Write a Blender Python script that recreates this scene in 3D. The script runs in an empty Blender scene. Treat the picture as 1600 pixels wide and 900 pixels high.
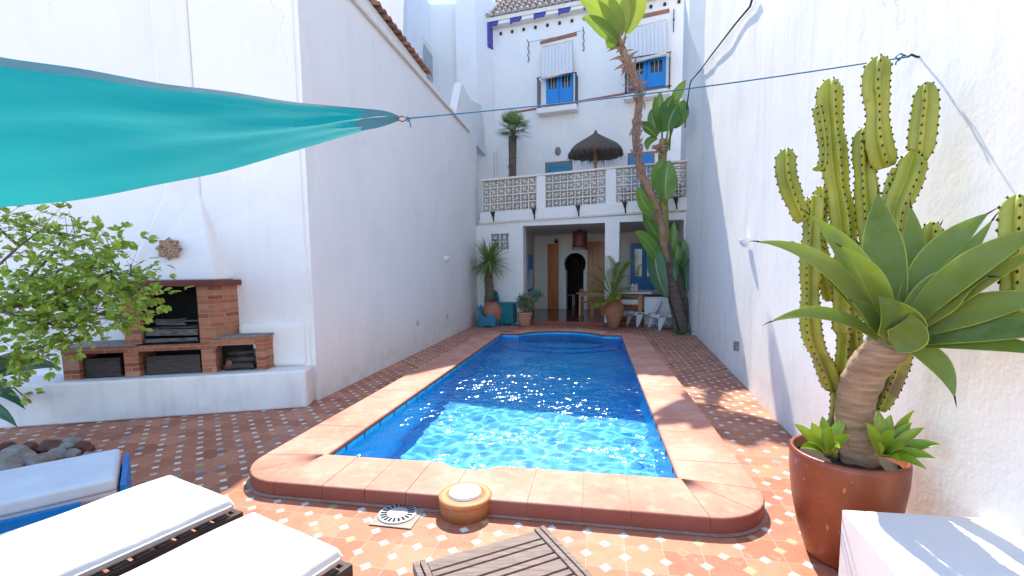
import bpy, bmesh, math, random
from mathutils import Vector, Matrix, noise
R = math.radians
V = Vector
random.seed(7)
sc = bpy.context.scene
col = sc.collection

# ------------------------------------------------------------------ camera
CH = 1.6; FPX = 711.0; PY = 488.0; HV = 421.3; ROLL = -0.0105
PITCH = math.atan((PY - HV) / FPX)
cam = bpy.data.cameras.new('camera'); co = bpy.data.objects.new('camera', cam); col.objects.link(co)
cam.sensor_width = 36; cam.lens = 36 * FPX / 1600; cam.shift_y = (PY - 450) / 1600
cam.clip_start = 0.05; cam.clip_end = 500
co.matrix_world = (Matrix.Translation((0, 0, CH)) @ Matrix.Rotation(math.pi / 2 - PITCH, 4, 'X') @ Matrix.Rotation(ROLL, 4, 'Z'))
sc.camera = co

# ------------------------------------------------------------------ light
SUN_E, SUN_A = R(49), R(2.5)          # elevation, azimuth to the right of the view direction
world = bpy.data.worlds.new('World'); sc.world = world; world.use_nodes = True
wn = world.node_tree
sky = wn.nodes.new('ShaderNodeTexSky'); sky.sky_type = 'NISHITA'; sky.sun_disc = False
sky.sun_elevation = SUN_E; sky.sun_rotation = SUN_A; sky.altitude = 50; sky.dust_density = 0.0; sky.ozone_density = 2.5; sky.air_density = 0.7
bg = wn.nodes['Background']; bg.inputs['Strength'].default_value = 0.15
wn.links.new(sky.outputs['Color'], bg.inputs['Color'])
sl = bpy.data.lights.new('sun', 'SUN'); sl.energy = 2.0; sl.angle = R(0.53); sl.color = (1, 0.92, 0.79)
so = bpy.data.objects.new('sun', sl); col.objects.link(so); so.location = (0, 30, 30)
sdir = V((math.sin(SUN_A) * math.cos(SUN_E), math.cos(SUN_A) * math.cos(SUN_E), math.sin(SUN_E)))
so.rotation_euler = sdir.to_track_quat('Z', 'Y').to_euler()
sc.view_settings.view_transform = 'Standard'; sc.view_settings.look = 'None'
sc.view_settings.gamma = 1; sc.view_settings.exposure = 2.17
sc.render.engine = 'CYCLES'
cy = sc.cycles
cy.max_bounces = 10; cy.diffuse_bounces = 6; cy.glossy_bounces = 4; cy.transmission_bounces = 6; cy.transparent_max_bounces = 12
cy.sample_clamp_indirect = 8; cy.use_denoising = True
cy.caustics_reflective = False; cy.caustics_refractive = True

# ------------------------------------------------------------------ pixel helpers (photo pixel -> point on a real plane)
def ray(u, v):
    x = (u - 800) / FPX; y = -(v - PY) / FPX
    c, s = math.cos(ROLL), math.sin(ROLL)
    x, y = x * c - y * s, x * s + y * c
    return V((x, y * math.sin(PITCH) + math.cos(PITCH), y * math.cos(PITCH) - math.sin(PITCH)))
def G(u, v, z=0.0):
    d = ray(u, v); t = (z - CH) / d.z
    return V((d.x * t, d.y * t, z))
def P(u, v, Y):
    d = ray(u, v); t = Y / d.y
    return V((d.x * t, Y, CH + d.z * t))
class Frame:
    """vertical plane frame: s along, d away (backwards), z up"""
    def __init__(s, o, az, flip=False):
        s.o = V((o[0], o[1], 0)); a = R(az); s.a = V((math.sin(a), math.cos(a), 0))
        s.b = V((-s.a.y, s.a.x, 0))
        if flip: s.b = -s.b
    def p(s, x, d, z): return s.o + s.a * x + s.b * d + V((0, 0, z))
    def hit(s, u, v, d=0.0):
        r = ray(u, v); q = s.o + s.b * d
        t = (q.x * s.b.x + q.y * s.b.y) / (r.x * s.b.x + r.y * s.b.y)
        w = V((r.x * t, r.y * t, CH + r.z * t))
        return w
    def sz(s, u, v, d=0.0):
        w = s.hit(u, v, d) - s.o
        return w.dot(s.a), w.z
FA = Frame((-.85, 13.6), 108)                       # front face of the house (porch and terrace)
BQ = Frame((-2.434, 5.255), 257.7, flip=True)       # front of the masonry bench, s runs to the left
LW = Frame((-2.428, 5.545), 9.8, flip=False)         # left wall, s runs away
RW = Frame((2.629, 4.127), 14.8, flip=True)         # right wall, s runs away
PF = Frame((-1.548, 3.60), 100.3)                   # pool: s across to the right, d away
TOP = V((0, 0, 1))

# ------------------------------------------------------------------ mesh builder
class MB:
    def __init__(s): s.v = []; s.f = []; s.m = []; s.mi = 0; s.sm = []; s.smooth = False
    def vert(s, p): s.v.append(V(p)); return len(s.v) - 1
    def face(s, ids, mi=None):
        s.f.append(tuple(ids)); s.m.append(s.mi if mi is None else mi); s.sm.append(s.smooth)
    def poly(s, pts, mi=None): s.face([s.vert(p) for p in pts], mi)
    def prism(s, pts, off, mi=None):
        n = len(pts); a = [s.vert(p) for p in pts]; off = V(off)
        b = [s.vert(V(p) + off) for p in pts]
        s.face(a, mi); s.face(b[::-1], mi)
        for i in range(n): s.face((a[i], b[i], b[(i + 1) % n], a[(i + 1) % n]), mi)
    def box(s, fr, s0, s1, d0, d1, z0, z1, mi=None):
        s.prism([fr.p(s0, d0, z0), fr.p(s1, d0, z0), fr.p(s1, d0, z1), fr.p(s0, d0, z1)], fr.b * (d1 - d0), mi)
    def px(s, fr, uv, d0, d1, mi=None):
        s.prism([fr.hit(u, v, d0) for u, v in uv], fr.b * (d1 - d0), mi)
    def bar(s, a, b, w, h=None, up=TOP, mi=None):
        a, b = V(a), V(b); h = h or w; t = (b - a).normalized()
        x = t.cross(up)
        if x.length < 1e-3: x = t.cross(V((1, 0, 0)))
        x.normalize(); y = x.cross(t)
        s.prism([a - x * w / 2 - y * h / 2, a + x * w / 2 - y * h / 2, a + x * w / 2 + y * h / 2, a - x * w / 2 + y * h / 2], b - a, mi)
    def tube(s, pts, rad, n=8, mi=None, caps=True, smooth=True, shape=None):
        pts = [V(p) for p in pts]
        if not hasattr(rad, '__len__'): rad = [rad] * len(pts)
        old = s.smooth; s.smooth = smooth
        rings = []; ref = None
        for i, p in enumerate(pts):
            t = (pts[min(i + 1, len(pts) - 1)] - pts[max(i - 1, 0)]).normalized()
            if ref is None:
                ref = t.cross(TOP) if abs(t.z) < .95 else t.cross(V((0, 1, 0)))
            x = (ref - t * ref.dot(t)).normalized(); ref = x; y = t.cross(x)
            ring = []
            for k in range(n):
                a = 2 * math.pi * k / n; r = rad[i] * (shape(a, i) if shape else 1)
                ring.append(s.vert(p + (x * math.cos(a) + y * math.sin(a)) * r))
            rings.append(ring)
        for i in range(len(rings) - 1):
            for k in range(n):
                s.face((rings[i][k], rings[i][(k + 1) % n], rings[i + 1][(k + 1) % n], rings[i + 1][k]), mi)
        if caps: s.face(rings[0][::-1], mi); s.face(rings[-1], mi)
        s.smooth = old
        return rings
    def lathe(s, c, prof, n=24, mi=None, smooth=True, wob=None):
        c = V(c); old = s.smooth; s.smooth = smooth; rings = []
        for r, z in prof:
            ring = []
            for k in range(n):
                a = 2 * math.pi * k / n; rr, zz = r, z
                if wob: rr, zz = wob(a, r, z)
                ring.append(s.vert(c + V((rr * math.cos(a), rr * math.sin(a), zz))))
            rings.append(ring)
        for i in range(len(rings) - 1):
            for k in range(n):
                s.face((rings[i][k], rings[i][(k + 1) % n], rings[i + 1][(k + 1) % n], rings[i + 1][k]), mi)
        s.face(rings[0][::-1], mi); s.face(rings[-1], mi)
        s.smooth = old
    def ball(s, c, rx, ry=None, rz=None, n=10, mi=None, wob=0):
        ry = ry or rx; rz = rz or rx; c = V(c); sd = random.random() * 50
        rings = []; old = s.smooth; s.smooth = True
        for i in range(1, n // 2 + 2):
            th = math.pi * i / (n // 2 + 2); ring = []
            for k in range(n):
                a = 2 * math.pi * k / n
                q = V((math.sin(th) * math.cos(a), math.sin(th) * math.sin(a), math.cos(th)))
                f = 1 + wob * noise.noise(q * 1.3 + V((sd, 0, 0)))
                ring.append(s.vert(c + V((q.x * rx, q.y * ry, q.z * rz)) * f))
            rings.append(ring)
        for i in range(len(rings) - 1):
            for k in range(n):
                s.face((rings[i][k], rings[i + 1][k], rings[i + 1][(k + 1) % n], rings[i][(k + 1) % n]), mi)
        s.face(rings[0], mi); s.face(rings[-1][::-1], mi); s.smooth = old
    def leaf(s, base, tip, bow, width, prof, up=TOP, fold=.15, n=10, mi=None, edge_mi=None, side=None, wave=0, thick=0, margin=.9, droop=0, bv=(0, 0, 0), rib=None):
        """curved blade from base to tip; bow = control offset along up"""
        base, tip = V(base), V(tip); up = V(up)
        ctrl = (base + tip) / 2 + up * bow + V(bv)
        old = s.smooth; s.smooth = True; rows = []; lows = []
        ph = random.random() * 6
        xs = [-1, -margin, -.45, 0, .45, margin, 1] if edge_mi is not None else ([-1, -.5, -.035, .035, .5, 1] if rib else [-1, -.5, 0, .5, 1])
        for i in range(n + 1):
            t = i / n
            c = base * (1 - t) ** 2 + ctrl * 2 * t * (1 - t) + tip * t * t
            tg = ((ctrl - base) * (1 - t) + (tip - ctrl) * t).normalized()
            sd = tg.cross(up) if side is None else V(side) - tg * tg.dot(V(side))
            if sd.length < 1e-3: sd = tg.cross(V((.3, 1, 0)))
            sd.normalize(); nm = sd.cross(tg).normalized()
            if nm.dot(up) < 0 and side is None: nm = -nm
            w = width * .5 * prof(t)
            row = []; low = []
            for x in xs:
                z = fold * w * x * x + wave * w * math.sin(t * 11 + ph + (2 if x > 0 else 0)) * abs(x) - droop * w * abs(x)
                q = c + sd * (w * x) + nm * z
                row.append(s.vert(q))
                if thick: low.append(s.vert(q - nm * (thick * (1 - .75 * t) * (1 - x * x) + .001)))
            rows.append(row); lows.append(low)
        m = len(xs)
        for i in range(n):
            for k in range(m - 1):
                q = edge_mi if (edge_mi is not None and k in (0, m - 2)) else (rib if rib and k == 2 else mi)
                s.face((rows[i][k], rows[i][k + 1], rows[i + 1][k + 1], rows[i + 1][k]), q)
                if thick: s.face((lows[i][k], lows[i + 1][k], lows[i + 1][k + 1], lows[i][k + 1]), q)
            if thick:
                s.face((rows[i][0], rows[i + 1][0], lows[i + 1][0], lows[i][0]), edge_mi if edge_mi is not None else mi)
                s.face((rows[i][-1], lows[i][-1], lows[i + 1][-1], rows[i + 1][-1]), edge_mi if edge_mi is not None else mi)
        s.smooth = old
    def build(s, name, mats, parent=None, o=None, label=None, bevel=0, seg=2, sub=0, kind=None):
        if not isinstance(mats, (list, tuple)): mats = [mats]
        org = V(o) if o is not None else (V(parent['org']) if parent is not None and 'org' in parent else V((0, 0, 0)))
        me = bpy.data.meshes.new(name)
        me.from_pydata([tuple(p - org) for p in s.v], [], s.f)
        for m in mats: me.materials.append(m)
        me.polygons.foreach_set('material_index', s.m); me.polygons.foreach_set('use_smooth', s.sm)
        bm = bmesh.new(); bm.from_mesh(me); bmesh.ops.recalc_face_normals(bm, faces=bm.faces)
        bm.to_mesh(me); bm.free(); me.update()
        ob = bpy.data.objects.new(name, me); col.objects.link(ob)
        if parent is not None:
            ob.parent = parent
            if 'org' in parent and V(parent['org']) != org: ob.location = org - V(parent['org'])
            ob['org'] = tuple(org)
        else:
            ob.location = org; ob['org'] = tuple(org)
        if label: ob['label'] = label
        if kind: ob['kind'] = kind
        if bevel:
            b = ob.modifiers.new('bevel', 'BEVEL'); b.width = bevel; b.segments = seg; b.limit_method = 'ANGLE'; b.angle_limit = R(40)
        if sub:
            b = ob.modifiers.new('sub', 'SUBSURF'); b.levels = sub; b.render_levels = sub
        return ob
def tag(o, label, cat, group=None):
    o['label'] = label; o['category'] = cat
    if group: o['group'] = group
    return o
def thing(name, label, cat, loc, group=None):
    o = bpy.data.objects.new(name, None); col.objects.link(o); o.empty_display_size = .1
    o.location = loc; o['org'] = tuple(loc)
    return tag(o, label, cat, group)
def struct(o): o['kind'] = 'structure'; return o
def copy_tree(o, parent=None):
    c = o.copy(); col.objects.link(c); c.parent = parent
    for ch in [x for x in bpy.data.objects if x.parent == o and x != c]:
        copy_tree(ch, c)
    return c

# ------------------------------------------------------------------ materials
def mat(name): 
    m = bpy.data.materials.new(name); m.use_nodes = True
    nt = m.node_tree; return m, nt, nt.nodes['Principled BSDF']
def N(nt, t, **kw):
    n = nt.nodes.new(t)
    for k, v in kw.items():
        if hasattr(n, k): setattr(n, k, v)
        else: n.inputs[k.replace('_', ' ')].default_value = v
    return n
def ramp(nt, fac, stops, interp='LINEAR'):
    r = nt.nodes.new('ShaderNodeValToRGB'); r.color_ramp.interpolation = interp
    e = r.color_ramp.elements
    while len(e) < len(stops): e.new(.5)
    for i, (p, c) in enumerate(stops):
        e[i].position = p; e[i].color = (c[0], c[1], c[2], 1) if hasattr(c, '__len__') else (c, c, c, 1)
    nt.links.new(fac, r.inputs[0]); return r.outputs[0]
def mth(nt, op, a, b=None, c=None, clamp=False):
    n = nt.nodes.new('ShaderNodeMath'); n.operation = op; n.use_clamp = clamp
    for i, x in enumerate((a, b, c)):
        if x is None: continue
        if isinstance(x, (int, float)): n.inputs[i].default_value = x
        else: nt.links.new(x, n.inputs[i])
    return n.outputs[0]
def mix(nt, fac, a, b, mode='MIX'):
    n = nt.nodes.new('ShaderNodeMix'); n.data_type = 'RGBA'; n.blend_type = mode
    for i, x in ((0, fac), (6, a), (7, b)):
        if isinstance(x, (int, float)): n.inputs[i].default_value = x
        elif isinstance(x, (tuple, list)): n.inputs[i].default_value = (x[0], x[1], x[2], 1)
        else: nt.links.new(x, n.inputs[i])
    return n.outputs[2]
def geo(nt): return nt.nodes.new('ShaderNodeNewGeometry')
def noisen(nt, vec, scale, detail=4, rough=.55, stretch=None):
    if stretch:
        mp = nt.nodes.new('ShaderNodeMapping'); mp.inputs['Scale'].default_value = stretch
        nt.links.new(vec, mp.inputs[0]); vec = mp.outputs[0]
    n = nt.nodes.new('ShaderNodeTexNoise'); n.inputs['Scale'].default_value = scale
    n.inputs['Detail'].default_value = detail; n.inputs['Roughness'].default_value = rough
    nt.links.new(vec, n.inputs['Vector']); return n.outputs['Fac']
def bump(nt, b, h, strength=.3, dist=.01):
    n = nt.nodes.new('ShaderNodeBump'); n.inputs['Strength'].default_value = strength; n.inputs['Distance'].default_value = dist
    nt.links.new(h, n.inputs['Height']); nt.links.new(n.outputs[0], b.inputs['Normal'])
def simple(name, c, c2=None, rough=.6, scale=8, metal=0, bstr=0, bscale=40, stretch=None, spec=None, bdist=.005):
    m, nt, b = mat(name); g = geo(nt)
    f = noisen(nt, g.outputs['Position'], scale, stretch=stretch)
    c2 = c2 or tuple(x * .75 for x in c)
    nt.links.new(ramp(nt, f, [(.3, c2), (.7, c)]), b.inputs['Base Color'])
    b.inputs['Roughness'].default_value = rough; b.inputs['Metallic'].default_value = metal
    if spec is not None: b.inputs['Specular IOR Level'].default_value = spec
    if bstr: bump(nt, b, noisen(nt, g.outputs['Position'], bscale, stretch=stretch), bstr, bdist)
    return m
def plaster(name, base=(.83, .80, .755), dirt=.25, rough_b=.35, dirtcol=(.50, .47, .42)):
    m, nt, b = mat(name); g = geo(nt); p = g.outputs['Position']
    big = noisen(nt, p, .6, 5, .6); fine = noisen(nt, p, 30, 3, .6); mid = noisen(nt, p, 4, 4, .6)
    streak = noisen(nt, p, 3.0, 5, .65, stretch=(2.2, 2.2, .22))
    sep = nt.nodes.new('ShaderNodeSeparateXYZ'); nt.links.new(p, sep.inputs[0])
    low = mth(nt, 'SUBTRACT', 1.0, mth(nt, 'DIVIDE', sep.outputs['Z'], 1.1), clamp=True)
    st = mth(nt, 'MULTIPLY', ramp(nt, streak, [(.52, 0), (.75, 1)]), dirt)
    lowd = mth(nt, 'MULTIPLY', mth(nt, 'MULTIPLY', mth(nt, 'POWER', low, 2.5), ramp(nt, mid, [(.35, 0), (.7, 1)])), .5)
    f = mth(nt, 'ADD', st, lowd, clamp=True)
    c = mix(nt, ramp(nt, big, [(.35, 0), (.7, 1)]), base, tuple(x * .955 for x in base))
    pt = noisen(nt, p, 1.3, 2, .4, stretch=(1, 1, .7)); c = mix(nt, ramp(nt, pt, [(.555, 0), (.575, .5)]), c, tuple(x * .93 for x in base))
    vw = nt.nodes.new('ShaderNodeVectorMath'); vw.operation = 'MULTIPLY_ADD'; nz = nt.nodes.new('ShaderNodeTexNoise'); nz.inputs['Scale'].default_value = 1.5; nz.inputs['Detail'].default_value = 6
    nt.links.new(p, nz.inputs['Vector']); nt.links.new(nz.outputs['Color'], vw.inputs[0]); vw.inputs[1].default_value = (1.2, 1.2, 1.2); nt.links.new(p, vw.inputs[2])
    vo = nt.nodes.new('ShaderNodeTexVoronoi'); vo.feature = 'DISTANCE_TO_EDGE'; vo.inputs['Scale'].default_value = .55; nt.links.new(vw.outputs[0], vo.inputs['Vector'])
    cr = mth(nt, 'MULTIPLY', ramp(nt, vo.outputs['Distance'], [(.0, 1), (.0035, 0)]), ramp(nt, noisen(nt, p, .9, 2), [(.5, 0), (.6, .55)]))
    c = mix(nt, cr, c, (.45, .42, .38))
    spk = ramp(nt, noisen(nt, p, 14, 3, .7), [(.74, 0), (.77, .35)]); c = mix(nt, spk, c, (.55, .52, .47))
    c = mix(nt, f, c, dirtcol)
    nt.links.new(c, b.inputs['Base Color']); b.inputs['Roughness'].default_value = .85
    b.inputs['Specular IOR Level'].default_value = .2
    h = mth(nt, 'ADD', mth(nt, 'MULTIPLY', mid, 1.0), mth(nt, 'MULTIPLY', fine, .25))
    bump(nt, b, h, rough_b, .02)
    return m
M = {}
M['plaster'] = plaster('white_plaster', dirt=.10, rough_b=.12)
M['plaster_r'] = plaster('white_plaster_rough', dirt=.30, rough_b=.26, base=(.84, .81, .76))
M['plaster_b'] = plaster('bench_plaster', dirt=.35, rough_b=.2)
M['cream'] = simple('cream_concrete', (.82, .74, .65), (.72, .64, .55), .85, 6, bstr=.2)
M['blue'] = simple('blue_paint', (.0, .24, .62), (.0, .19, .52), .45, 5, stretch=(6, 6, 1), bstr=.08)
M['teal'] = simple('teal_paint', (.0, .22, .25), (.0, .15, .18), .45, 5, stretch=(6, 6, 1))
M['teal_b'] = simple('petrol_blue_plastic', (.01, .20, .32), (.01, .16, .27), .4, 5)
M['indigo'] = simple('indigo_paint', (.07, .07, .33), (.05, .05, .26), .6, 8)
M['wood_door'] = simple('orange_varnished_wood', (.60, .19, .04), (.38, .10, .02), .35, 3, stretch=(9, 9, .6), bstr=.15)
M['wood_pine'] = simple('pine_wood', (.52, .30, .13), (.38, .19, .08), .5, 4, stretch=(5, 5, 1), bstr=.1)
M['wood_grey'] = None
M['wood_dark'] = simple('dark_stained_wood', (.055, .035, .03), (.02, .013, .012), .6, 5, stretch=(2, 2, 9), bstr=.3)
M['iron'] = simple('black_iron', (.02, .02, .025), (.012, .012, .015), .5, 10, metal=.3)
M['chrome'] = simple('galvanised_metal', (.5, .5, .5), (.35, .35, .35), .35, 10, metal=.9)
M['white_pl'] = simple('white_plastic', (.80, .80, .78), (.74, .74, .72), .35, 3)
M['brown_band'] = simple('brown_band_paint', (.36, .15, .09), (.30, .12, .07), .8, 6)
M['canvas'] = simple('blind_canvas', (.72, .70, .68), (.64, .62, .60), .9, 6, stretch=(8, 8, .4), bstr=.1)
M['rust'] = None
M['dark'] = simple('soot_and_recess_shade', (.012, .011, .010), (.004, .004, .004), .9, 8)  # firebox black, doubles as painted shade for niche backs and drain slots
M['ash'] = simple('ash_metal', (.16, .15, .15), (.03, .03, .03), .5, 9, metal=.4, bstr=.4, stretch=(1, 6, 6))
M['stone_r'] = simple('red_stone', (.20, .075, .05), (.11, .045, .035), .8, 12, bstr=.5)
M['stone_g'] = simple('grey_stone', (.36, .32, .27), (.22, .19, .16), .8, 10, bstr=.5)
M['soil'] = simple('dark_soil', (.05, .035, .025), (.02, .015, .01), .95, 30, bstr=.6)
M['rope'] = simple('blue_rope', (.01, .16, .28), (.01, .12, .22), .7, 40)
M['cable'] = simple('dark_cable', (.03, .02, .02), (.02, .015, .015), .6, 40)
M['glass'] = simple('dark_glass', (.03, .035, .04), (.02, .025, .03), .08, 3)
M['glass_l'] = simple('pale_glass', (.30, .36, .38), (.26, .32, .34), .15, 1)
M['floor_in'] = simple('polished_red_floor', (.17, .05, .03), (.12, .035, .02), .16, 3)
M['grey_pl'] = simple('grey_drain_plastic', (.52, .52, .50), (.42, .42, .40), .5, 12)
M['mortar'] = simple('grey_mortar', (.26, .23, .21), (.17, .15, .14), .9, 20, bstr=.4)

def cushion():
    m, nt, b = mat('white_cushion_fabric'); g = geo(nt); p = g.outputs['Position']
    nt.links.new(ramp(nt, noisen(nt, p, 5), [(.3, (.64, .63, .61)), (.7, (.71, .70, .68))]), b.inputs['Base Color'])
    b.inputs['Roughness'].default_value = .8
    h = mth(nt, 'ADD', mth(nt, 'MULTIPLY', noisen(nt, p, 3.2, 3), 1.), mth(nt, 'MULTIPLY', noisen(nt, p, 300, 1), .02))
    bump(nt, b, h, .6, .05); return m
M['cushion'] = cushion()
def weathered():
    m, nt, b = mat('weathered_grey_teak'); tc = nt.nodes.new('ShaderNodeTexCoord'); p = tc.outputs['Object']
    f = noisen(nt, p, 9, 5, .65, stretch=(1, 9, 9)); f2 = noisen(nt, p, 3)
    c = ramp(nt, f, [(.3, (.10, .068, .052)), (.55, (.23, .17, .145)), (.75, (.33, .26, .225))])
    c = mix(nt, mth(nt, 'MULTIPLY', f2, .4), c, (.15, .09, .07))
    nt.links.new(c, b.inputs['Base Color']); b.inputs['Roughness'].default_value = .75
    bump(nt, b, f, .35, .004); return m
M['teak'] = weathered()
def rust():
    m, nt, b = mat('rust_terracotta_glaze'); g = geo(nt); p = g.outputs['Position']
    c = ramp(nt, noisen(nt, p, 3.5, 5), [(.3, (.19, .035, .012)), (.65, (.31, .075, .025))])
    sp = ramp(nt, noisen(nt, p, 26, 2, .5, stretch=(1, 1, .45)), [(.70, 0), (.73, 1)])
    c = mix(nt, mth(nt, 'MULTIPLY', sp, .7), c, (.62, .22, .06))
    c = mix(nt, ramp(nt, noisen(nt, p, 5, 6, .7, stretch=(1, 1, .35)), [(.5, 0), (.72, .5)]), c, (.11, .03, .015))
    c = mix(nt, ramp(nt, noisen(nt, p, 60, 3, .7), [(.66, 0), (.7, .5)]), c, (.55, .30, .20))
    nt.links.new(c, b.inputs['Base Color']); b.inputs['Roughness'].default_value = .38
    bump(nt, b, noisen(nt, p, 25), .15, .004); return m
M['rust'] = rust()
M['terra'] = simple('terracotta_pot', (.46, .20, .11), (.34, .13, .07), .75, 7, bstr=.15)
M['terra_l'] = simple('pale_terracotta', (.58, .30, .18), (.48, .23, .14), .8, 7, bstr=.15)

def brickmat(name, cols, mort, bw, bh, fr=None, mw=.012):
    """brick pattern in (s, z) space along a frame, per-brick random"""
    m, nt, b = mat(name); g = geo(nt)
    sep = nt.nodes.new('ShaderNodeSeparateXYZ'); nt.links.new(g.outputs['Position'], sep.inputs[0])
    s_ = mth(nt, 'ADD', mth(nt, 'MULTIPLY', sep.outputs['X'], fr.a.x + fr.b.x), mth(nt, 'MULTIPLY', sep.outputs['Y'], fr.a.y + fr.b.y))
    cmb = nt.nodes.new('ShaderNodeCombineXYZ'); nt.links.new(s_, cmb.inputs[0]); nt.links.new(sep.outputs['Z'], cmb.inputs[1])
    wob = nt.nodes.new('ShaderNodeTexNoise'); wob.inputs['Scale'].default_value = 9
    nt.links.new(g.outputs['Position'], wob.inputs['Vector'])
    vm = nt.nodes.new('ShaderNodeVectorMath'); vm.operation = 'MULTIPLY_ADD'
    nt.links.new(wob.outputs['Color'], vm.inputs[0]); vm.inputs[1].default_value = (.012, .012, 0); nt.links.new(cmb.outputs[0], vm.inputs[2])
    br = nt.nodes.new('ShaderNodeTexBrick'); nt.links.new(vm.outputs[0], br.inputs['Vector'])
    br.inputs['Scale'].default_value = 1; br.inputs['Brick Width'].default_value = bw; br.inputs['Row Height'].default_value = bh
    br.inputs['Mortar Size'].default_value = mw; br.inputs['Mortar Smooth'].default_value = .3; br.inputs['Bias'].default_value = 0
    br.inputs['Color1'].default_value = (0, 0, 0, 1); br.inputs['Color2'].default_value = (1, 1, 1, 1); br.inputs['Mortar'].default_value = (.5, .5, .5, 1)
    c = ramp(nt, br.outputs['Color'], [(i / max(1, len(cols) - 1), c) for i, c in enumerate(cols)])
    c = mix(nt, mth(nt, 'MULTIPLY', noisen(nt, g.outputs['Position'], 18), .7), c, tuple(x * .55 for x in cols[0]))
    c = mix(nt, br.outputs['Fac'], c, mort)
    nt.links.new(c, b.inputs['Base Color']); b.inputs['Roughness'].default_value = .85
    h = mth(nt, 'SUBTRACT', mth(nt, 'MULTIPLY', noisen(nt, g.outputs['Position'], 40), .3), mth(nt, 'MULTIPLY', br.outputs['Fac'], 1.))
    bump(nt, b, h, .7, .008); return m
M['brick'] = brickmat('red_brick', [(.30, .085, .04), (.52, .18, .085), (.58, .28, .16)], (.34, .24, .17), .23, .052, BQ, .006)

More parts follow.
